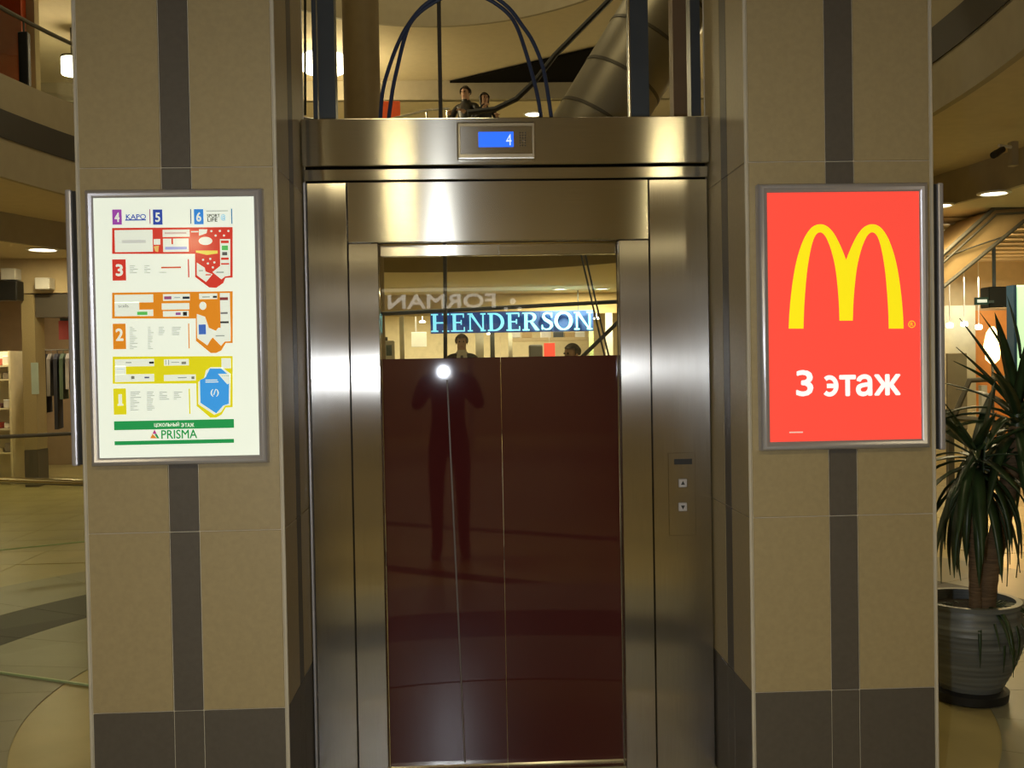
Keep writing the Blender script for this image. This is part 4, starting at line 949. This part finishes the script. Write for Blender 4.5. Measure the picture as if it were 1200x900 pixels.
# ================================================================ PEOPLE
M['skin'] = mat('skin', (.50, .30, .20), .55)
M['suit'] = mat('dark_suit_cloth', (.035, .035, .042), .85)
M['shirt'] = mat('pale_shirt', (.62, .60, .55), .8)
M['trouser'] = mat('dark_trousers', (.025, .025, .03), .85)
M['shoe'] = mat('black_shoe', (.012, .012, .012), .4)
M['hair'] = mat('dark_hair', (.02, .014, .01), .6)
def person(label, loc, heading, height=1.78, arms=None, cloth='suit', hair='short', kind='person'):
    """heading: angle of the facing direction about Z, 0 = +Y. arms: per side (elbow, wrist) in body space, metres at 1.78 m"""
    s = height / 1.78
    t = thing(kind, label, kind, loc)
    V, R, E, T = [], [], [], []
    def v(p, r): V.append(Vector(p)); R.append(r if isinstance(r, tuple) else (r, r)); return len(V) - 1
    def e(a, b, tg): E.append((a, b)); T.append(tg)
    pel = v((0, 0, .96), (.145, .105)); bel = v((0, .01, 1.10), (.135, .10)); che = v((0, .015, 1.30), (.165, .115)); upc = v((0, 0, 1.42), (.12, .09))
    nk = v((0, .005, 1.51), (.056, .058)); hl = v((0, .03, 1.585), (.066, .08)); hm = v((0, .032, 1.66), (.076, .095)); ht = v((0, .022, 1.725), (.062, .078))
    e(pel, bel, 'top'); e(bel, che, 'top'); e(che, upc, 'top'); e(upc, nk, 'skin'); e(nk, hl, 'skin'); e(hl, hm, 'skin'); e(hm, ht, 'skin')
    arms = arms or {1: ((.27, -.02, 1.16), (.28, .06, .93)), -1: ((-.27, -.02, 1.16), (-.28, .06, .93))}
    for sd in (1, -1):
        sh_ = v((.185 * sd, 0, 1.425), .062); e(upc, sh_, 'top')
        el_, wr = Vector(arms[sd][0]), Vector(arms[sd][1])
        ei = v(el_, .047); wi = v(wr, .031); e(sh_, ei, 'top'); e(ei, wi, 'top')
        d = (wr - el_).normalized(); side = Vector((0, 0, 1)).cross(d)
        side = side.normalized() if side.length > .1 else Vector((1, 0, 0))
        pa = v(wr + d * .055, (.034, .018)); e(wi, pa, 'skin')
        for k_, off in enumerate((-.030, -.010, .010, .030)):
            L = (.062, .075, .080, .066)[k_]
            b0 = v(wr + d * .095 + side * off, .0095); b1 = v(wr + d * (.095 + L * .55) + side * off * 1.1 + Vector((0, 0, -.010)), .0085); b2 = v(wr + d * (.095 + L * .85) + side * off * 1.1 + Vector((0, 0, -.034)), .0075)
            e(pa, b0, 'skin'); e(b0, b1, 'skin'); e(b1, b2, 'skin')
        q0 = v(wr + d * .045 + side * (-.042 * sd), .0105); q1 = v(wr + d * .085 + side * (-.060 * sd), .009); e(pa, q0, 'skin'); e(q0, q1, 'skin')
        hp = v((.095 * sd, 0, .90), .088); kn = v((.105 * sd, .015, .50), .060); ak = v((.105 * sd, -.015, .095), .043); to = v((.125 * sd, .135, .040), (.042, .030)); he = v((.105 * sd, -.055, .045), .036)
        e(pel, hp, 'leg'); e(hp, kn, 'leg'); e(kn, ak, 'leg'); e(ak, to, 'shoe'); e(ak, he, 'shoe')
    rot = Matrix.Rotation(heading, 3, 'Z')
    P = [rot @ (q * s) for q in V]
    me = bpy.data.meshes.new('body'); me.from_pydata(P, E, [])
    ob = bpy.data.objects.new('body_tmp', me); COL.objects.link(ob)
    md = ob.modifiers.new('skin', 'SKIN'); md.use_smooth_shade = True
    for i, sv in enumerate(me.skin_vertices[0].data): sv.radius = (R[i][0] * s, R[i][1] * s); sv.use_root = (i == 0)
    sb = ob.modifiers.new('sub', 'SUBSURF'); sb.levels = 2; sb.render_levels = 2
    dg = bpy.context.evaluated_depsgraph_get(); dg.update()
    m2 = bpy.data.meshes.new_from_object(ob.evaluated_get(dg)); bpy.data.objects.remove(ob)
    m2.materials.clear()
    order = ['skin', 'top', 'leg', 'shoe', 'front']
    for mm in (M['skin'], M[cloth], M['trouser'], M['shoe'], M['shirt']): m2.materials.append(mm)
    inv = rot.transposed()
    for f in m2.polygons:
        c = f.center; best = 1e9; bt = 'top'
        for (a_, b_), tg in zip(E, T):
            A_, B_ = P[a_], P[b_]; ab = B_ - A_; tt = max(0, min(1, (c - A_).dot(ab) / ab.length_squared)); dd = (A_ + ab * tt - c).length - min(R[a_][0], R[b_][0]) * s
            if dd < best: best = dd; bt = tg
        lc = inv @ c / s
        if lc.z > .97 and lc.z < 1.44 and bt == 'leg': bt = 'top'
        if bt == 'top' and lc.z < .86 and abs(lc.x) < .2: bt = 'leg'
        if bt == 'top' and cloth == 'suit' and lc.y > .04 and abs(lc.x) < .015 + .06 * max(0, (lc.z - 1.02) / .42) and lc.z > 1.05: bt = 'front'
        f.material_index = order.index(bt)
    m2.shade_smooth(); m2.name = 'body'
    # keep soles on the floor
    zmin = min(q.co.z for q in m2.vertices)
    for q in m2.vertices: q.co.z -= zmin
    bo = bpy.data.objects.new('body', m2); COL.objects.link(bo); bo.parent = t
    dz = Vector((0, 0, -zmin))
    def loc_(p): return Vector(loc) + rot @ (Vector(p) * s) + dz
    # hair cap
    bm = bmesh.new(); bmesh.ops.create_uvsphere(bm, u_segments=20, v_segments=14, radius=1)
    kill = []
    for q in bm.verts:
        x, y, z = q.co
        if y > .35 and z < .38 - .1 * abs(x) or (z < -.45 and hair == 'short'): kill.append(q)
    bmesh.ops.delete(bm, geom=kill, context='VERTS')
    for q in bm.verts:
        x, y, z = q.co
        drop = 0 if hair == 'short' or z > -.1 else -.16 * (-.1 - z)
        q.co = loc_((x * .086, .018 + y * .104, 1.672 + z * .098 + drop * (1 if y < .3 else 0)))
    r_ = bmesh.ops.solidify(bm, geom=list(bm.faces), thickness=.012)
    build('hair', bm, M['hair'], t, smooth=True)
    # face
    for sx in (-1, 1):
        bm = bmesh.new(); bmesh.ops.create_uvsphere(bm, u_segments=10, v_segments=8, radius=.011 * s, matrix=Matrix.Translation(loc_((.030 * sx, .112, 1.652)))); build('eye', bm, M['black'], t, smooth=True)
        bm = bmesh.new(); bmesh.ops.create_uvsphere(bm, u_segments=10, v_segments=8, radius=1)
        for q in bm.verts: q.co = loc_((.078 * sx + q.co.x * .010, .022 + q.co.y * .020, 1.645 + q.co.z * .032))
        build('ear', bm, M['skin'], t, smooth=True)
    bm = bmesh.new(); prism(bm, [loc_((-.009, .112, 1.652)), loc_((.009, .112, 1.652)), loc_((.015, .112, 1.610)), loc_((-.015, .112, 1.610))], rot @ Vector((0, .012 * s, 0)))
    for q in bm.verts:
        pass
    build('nose', bm, M['skin'], t, smooth=True)
    bm = bmesh.new(); bmesh.ops.create_uvsphere(bm, u_segments=10, v_segments=6, radius=1)
    for q in bm.verts: q.co = loc_((q.co.x * .024, .104 + q.co.y * .008, 1.582 + q.co.z * .007))
    build('mouth', bm, mat('lips', (.42, .16, .13), .5), t, smooth=True)
    if cloth == 'suit':
        bm = bmesh.new(); zt_ = 1.455
        prism(bm, [loc_((-.018, .118, zt_)), loc_((.018, .118, zt_)), loc_((.032, .142, 1.16)), loc_((0, .140, 1.11)), loc_((-.032, .142, 1.16))], rot @ Vector((0, .006, 0)))
        build('necktie', bm, mat('tie_cloth', (.10, .10, .13), .7), t)
    return t
# photographer: stands at the camera position, seen only as a reflection
person('photographer in dark clothes holding a small camera, reflected in the lift door', (-0.19, -3.80, 0.004), 0.0, 1.86,
       {1: ((.25, .12, 1.22), (.085, .32, 1.40)), -1: ((-.25, .12, 1.22), (-.095, .32, 1.40))}, 'trouser')
pcam = thing('compact_camera', 'small silver compact camera held by the reflected photographer', 'camera', (-0.19, -3.40, 1.49))
build('body', B(-0.24, -0.14, -3.415, -3.385, 1.488, 1.552, bev=.006, seg=2), M['alu'], pcam)
bm = bmesh.new(); tube(bm, [(-0.175, -3.385, 1.515), (-0.175, -3.365, 1.515)], .02, 16); build('lens', bm, M['black'], pcam, smooth=True)
build('flash_window', B(-.222, -.202, -3.3855, -3.383, 1.538, 1.549), mat('flash_window', (.9, .95, 1), .3, emit=30, ecol=(.9, .95, 1)), pcam)
# couple on the upper floor
pm = U(546, 100, D=17.1); person('man with dark hair in dark jacket standing on the upper floor above the display', (pm.x, pm.y, 4.581), PI * .85, 1.83,
    {1: ((.26, .10, 1.18), (.14, .33, 1.25)), -1: ((-.26, .10, 1.18), (-.14, .33, 1.25))}, 'shoe')
pw = U(567, 109, D=16.5); person('long haired woman in dark clothes beside the man on the upper floor', (pw.x, pw.y, 4.581), PI * 1.1, 1.55,
    {1: ((.26, .10, 1.18), (.12, .30, 1.38)), -1: ((-.26, .10, 1.18), (-.14, .33, 1.25))}, 'trouser', 'long')
# shopper beyond the lift
pw = U(672, 405, D=11.8); person('dark haired person in pale top seen low through the lift glass at right', (pw.x, pw.y, 0.005), PI * .7, 1.87, None, 'shirt')

# suited mannequin on a plinth beyond the lift
pw = U(541, 400, D=14.6)
plinth = tag(build('plinth', B(pw.x - .3, pw.x + .3, pw.y - .3, pw.y + .3, 0, .28, bev=.01), M['white']), 'low white plinth under the suited mannequin beyond the lift', 'plinth')
person('suited mannequin with pale shirt and tie beyond the lift glass, under the blue sign', (pw.x, pw.y, .281), PI * 1.0, 1.82, None, 'suit', 'short', 'mannequin')
